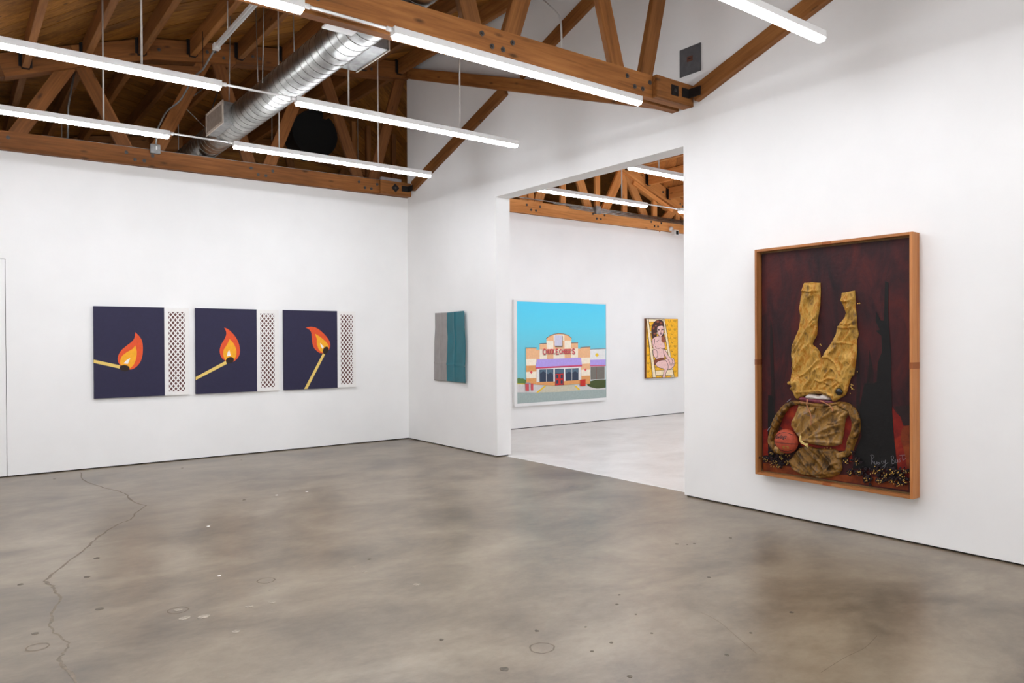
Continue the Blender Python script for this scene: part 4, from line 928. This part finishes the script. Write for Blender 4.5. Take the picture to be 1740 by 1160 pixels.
# jacket: hem, body, two sleeves, collar
def band(path, w):
    sp = smooth2(path, (), False, 4); L_, R_ = ribbon_pts(sp, [w[0]+(w[1]-w[0])*i/(len(sp)-1)+(w[2] if len(w) > 2 else 0)*math.sin(math.pi*i/(len(sp)-1)) for i in range(len(sp))]); return L_+R_[::-1]
cloth('jacket_hem', px5((330, 765), (400, 690), (480, 660), (600, 690), (720, 700), (815, 700), (885, 760), (882, 850), (892, 930), (860, 990), (760, 1032), (620, 1042), (520, 1018), (400, 990), (320, 925), (290, 840)), m_brn, .014, .036, ((.9, 1), 10), .006, seed=21,
    creases=[(px5((400, 690), (470, 800), (540, 960)), .010, .024), (px5((320, 920), (480, 990), (640, 985), (860, 960)), .010, .022), (px5((640, 990), (560, 900), (590, 780)), .010, .014), (px5((700, 960), (780, 880), (850, 850)), .010, .016)])
cloth('jacket_body', px5((385, 185), (480, 190), (640, 200), (760, 180), (850, 180), (960, 240), (985, 270), (925, 360), (915, 420), (905, 520), (888, 600), (880, 645), (800, 670), (700, 672), (560, 652), (450, 622), (385, 545), (330, 480), (300, 430), (345, 310), (375, 220)), m_ochre, .026, .034, ((-.9, 1), 9), .006, seed=31,
    creases=[(px5((540, 560), (660, 500), (800, 440), (900, 410)), .010, .024), (px5((660, 310), (760, 220), (850, 195)), .010, .020), (px5((700, 340), (800, 270), (880, 240)), .009, .016), (px5((440, 600), (600, 610), (880, 630)), .012, .014), (px5((760, 400), (850, 400), (905, 360)), .009, .018), (px5((620, 560), (740, 540), (860, 500)), .010, .016)])
cloth('collar', band(px5((330, 165), (390, 160), (480, 180), (640, 195), (760, 185), (860, 170)), (5, 6, 2)), m_brn, .045, .010, ((1, 0), 8), .006, seed=41, thick=.012)
cloth('sleeve', band(px5((400, 170), (310, 170), (220, 235), (160, 330), (112, 440), (75, 560), (95, 680), (165, 745)), (7, 8, 5)), m_brn, .018, .036, ((.8, 1), 9), .0056, seed=51, creases=[(px5((380, 175), (230, 260), (120, 450), (90, 580)), .010, .018)])
cloth('sleeve', band(px5((840, 180), (930, 195), (1005, 250), (1050, 370), (1045, 500), (990, 640), (960, 740), (890, 775), (820, 770)), (8, 9, 6)), m_brn, .018, .038, ((-.3, 1), 9), .0056, seed=61, creases=[(px5((860, 180), (980, 250), (1040, 400), (1000, 620)), .010, .020), (px5((1000, 300), (1010, 450), (960, 640)), .008, .016)])
cloth('cuff', px5((820, 745), (905, 725), (930, 790), (840, 825)), m_ochre, .045, .008, ((1, 0), 8), .006, seed=65, thick=.012)
m_bb = oil('orange_leather', [(.3, (150, 62, 42)), (.7, (178, 78, 54))], 30, .5, .8, bs=150)
bb_, bp = ball_at(px5((247, 610))[0], .107, .045, 'basketball', m_bb, .75)
m_line = plain('black_line', (22, 18, 18), .6)
def on_ball(dy, dz, lift=.001):
    r_ = .107; q = max(0, r_*r_-dy*dy-dz*dz); return bp+Vector((-.75*math.sqrt(q)-lift, dy, dz))
seams = [[on_ball(.106*math.cos(t)*.999, -.012+.004*math.sin(t)) for t in [math.pi*i/24 for i in range(25)]]]
for sgn, z0 in ((1, .072), (-1, -.078)):
    seams.append([on_ball(y, sgn*(.030+.050*(1-((y+.0)/.1)**2)-.02*(y/.1))) for y in [-.098+.196*i/24 for i in range(25)] if y*y+(.030+.050*(1-(y/.1)**2)-.02*(y/.1))**2 < .0113])
bm = bmesh.new()
for s_ in seams: bm_tube(bm, s_, .0022, 6)
link('ball_seams', from_bm('ball_seams', bm), m_line, bb_)
# script on the ball
x_ = Vector((0, -1, .04)).normalized(); z_ = Vector((-1, 0, 0)); y_ = z_.cross(x_)
mw = Matrix((x_, y_, z_)).transposed().to_4x4(); mw.translation = on_ball(.085, .018, .001)
tx = text_mesh('ball_script', 'Rawlings', .044, Matrix.Identity(4), m_line, None, .0004, .35, .78)
for v in tx.data.vertices:                      # wrap the script round the ball
    u, w_ = v.co.x*.78-.078, v.co.y+.022+v.co.x*.08
    p = on_ball(-u, w_, .0015+v.co.z); v.co = p-bp
tx.parent = bb_; tx.matrix_basis = WM(bb_).inverted() @ Matrix.Translation(bp)
bx = [on_ball(*q, .002) for q in ((-.01, -.035), (-.06, -.03), (-.06, -.055), (-.01, -.06))]
slab('ball_stamp', bx, (-1, 0, 0), .001, plain('gold_stamp', (150, 104, 40), .5), bb_)
# cuff folded over the ball, gold cord ends, hanging threads
cloth('cuff', px5((120, 650), (160, 640), (215, 665), (205, 720), (185, 770), (150, 755), (110, 700)), m_ochre, .10, .012, ((1, .3), 7), .006, seed=71, thick=.03)
m_cord = plain('pale_cord', (206, 180, 110), .7, 0, .1); m_thr = plain('flesh_thread', (172, 112, 72), .6, 0, .15)
def on_art(pix, out): return on_x(*pix, XC-out)
tube('thread', [on_art(q, o_) for q, o_ in zip(px5(*smooth2([(490, 125), (485, 190), (505, 240), (528, 300), (535, 360), (528, 430)], (), False, 3)), [.07]*30)], .0045, m_thr, asm)
tube('thread', [on_art(q, .075) for q in px5(*smooth2([(640, 140), (690, 165), (740, 190), (772, 220), (785, 258)], (), False, 3))], .0045, m_thr, asm)
tube('thread', [on_art(q, .07) for q in px5(*smooth2([(395, 150), (480, 165), (560, 172)], (), False, 3))], .003, m_thr, asm)
for pts in ([(410, 545), (400, 590), (420, 630), (460, 650), (495, 680)], [(415, 550), (415, 600), (450, 635), (500, 640)], [(425, 610), (460, 640), (500, 660)]):
    tube('cord', [on_art(q, .085) for q in px5(*smooth2(pts, (), False, 3))], .0045, m_cord, asm)
chalk = smooth2([(295, 118), (262, 150), (240, 175), (215, 205), (200, 240), (175, 275), (140, 310), (110, 340), (92, 375), (85, 420), (60, 445), (28, 488)], (), False, 8)
tube('chalk_line', [on_art((q[0]+random.uniform(-.7, .7), q[1]+random.uniform(-.7, .7)), .003) for q in px5(*chalk)], .0022, plain('chalk', (150, 146, 160), .9), asm)
# earth clumps with gilded crumbs along the bottom edge
m_clump = oil('purple_black_earth', [(.3, (16, 10, 12)), (.6, (38, 26, 30)), (.75, (62, 46, 50))], 20, .8, .6); m_crumb = plain('gilt_crumb', (204, 164, 80), .45, .3, .15)
spots = [(1303, 778, 1.0), (1312, 768, .8), (1318, 783, 1.1), (1330, 776, 1.0), (1326, 790, .9), (1342, 783, .8), (1438, 782, .8), (1446, 800, .9), (1458, 783, .8), (1462, 800, 1.1), (1474, 812, 1.0), (1486, 800, 1.0), (1498, 815, 1.2), (1494, 795, .8), (1508, 804, 1.1), (1520, 798, 1.0), (1518, 814, .9), (1532, 804, 1.1), (1538, 815, .9), (1541, 800, .8), (1528, 820, .8), (1454, 730, .5), (1448, 768, .5)]
for px_, py_, s_ in spots:
    p = on_x(px_, py_, XC-.018); bm = bmesh.new()
    for k in range(16):
        q = Vector((random.uniform(-.014, .004), random.gauss(0, .022), random.gauss(0, .017)))*s_
        r_ = bmesh.ops.create_icosphere(bm, subdivisions=2, radius=random.uniform(.006, .013)*s_); sd = random.uniform(0, 99)
        for v in r_['verts']: v.co = v.co*(1+.75*noise.noise(v.co*130+Vector((sd, 0, 0))))+q
    cl = link('earth_clump', from_bm('earth_clump', bm), m_clump, asm, Matrix.Translation(p), False); stuff(cl)
    bm = bmesh.new()
    for k in range(int(13*s_)):
        q = Vector((-.022*s_, random.gauss(0, .018), random.gauss(-.008, .012)))*s_; r_ = bmesh.ops.create_icosphere(bm, subdivisions=1, radius=random.uniform(.0015, .005))
        for v in r_['verts']: v.co += q
    stuff(link('gilt_crumbs', from_bm('gilt_crumbs', bm), m_crumb, cl, Matrix.Translation(p)))
bm = bmesh.new()
for q in px9((590, 925), (602, 930), (585, 945), (595, 960), (610, 968), (580, 1000), (640, 815), (645, 230), (660, 228), (322, 580), (330, 590), (590, 950)) + px5((760, 690), (720, 685), (690, 690), (680, 740), (640, 720), (240, 770), (260, 790), (230, 850), (250, 880), (200, 880), (280, 775), (70, 900), (100, 905), (180, 890)):
    r_ = bmesh.ops.create_icosphere(bm, subdivisions=1, radius=random.uniform(.004, .008)); p = on_art(q, .008)
    for v in r_['verts']: v.co += p
stuff(link('gilt_crumbs', from_bm('gilt_crumbs', bm), m_crumb, asm))
# the scratched signature
m_sig = plain('chalky_scratch', (128, 124, 128), .8)
sig = [[(285, 600), (300, 650), (292, 715)], [(280, 605), (310, 600), (328, 625), (300, 655), (335, 715)], [(335, 680), (340, 710), (358, 710), (362, 680), (364, 712)], [(398, 700), (378, 690), (378, 712), (400, 700), (400, 625), (402, 712)], [(420, 672), (424, 700), (438, 702)], [(440, 672), (452, 702), (468, 660), (462, 740), (440, 765), (430, 748), (500, 690)], [(540, 620), (548, 700)], [(535, 622), (560, 610), (568, 640), (550, 660), (582, 680), (570, 705), (546, 706)], [(590, 650), (594, 692), (612, 692), (618, 655), (622, 690)], [(655, 645), (636, 652), (652, 672), (640, 690)], [(640, 605), (712, 600)], [(676, 606), (682, 660), (700, 655), (720, 640)]]
sh.strokes('signature', [px8(*smooth2(s_, (), False, 4)) for s_ in sig], m_sig, .0006*sh.k+.002, .5)
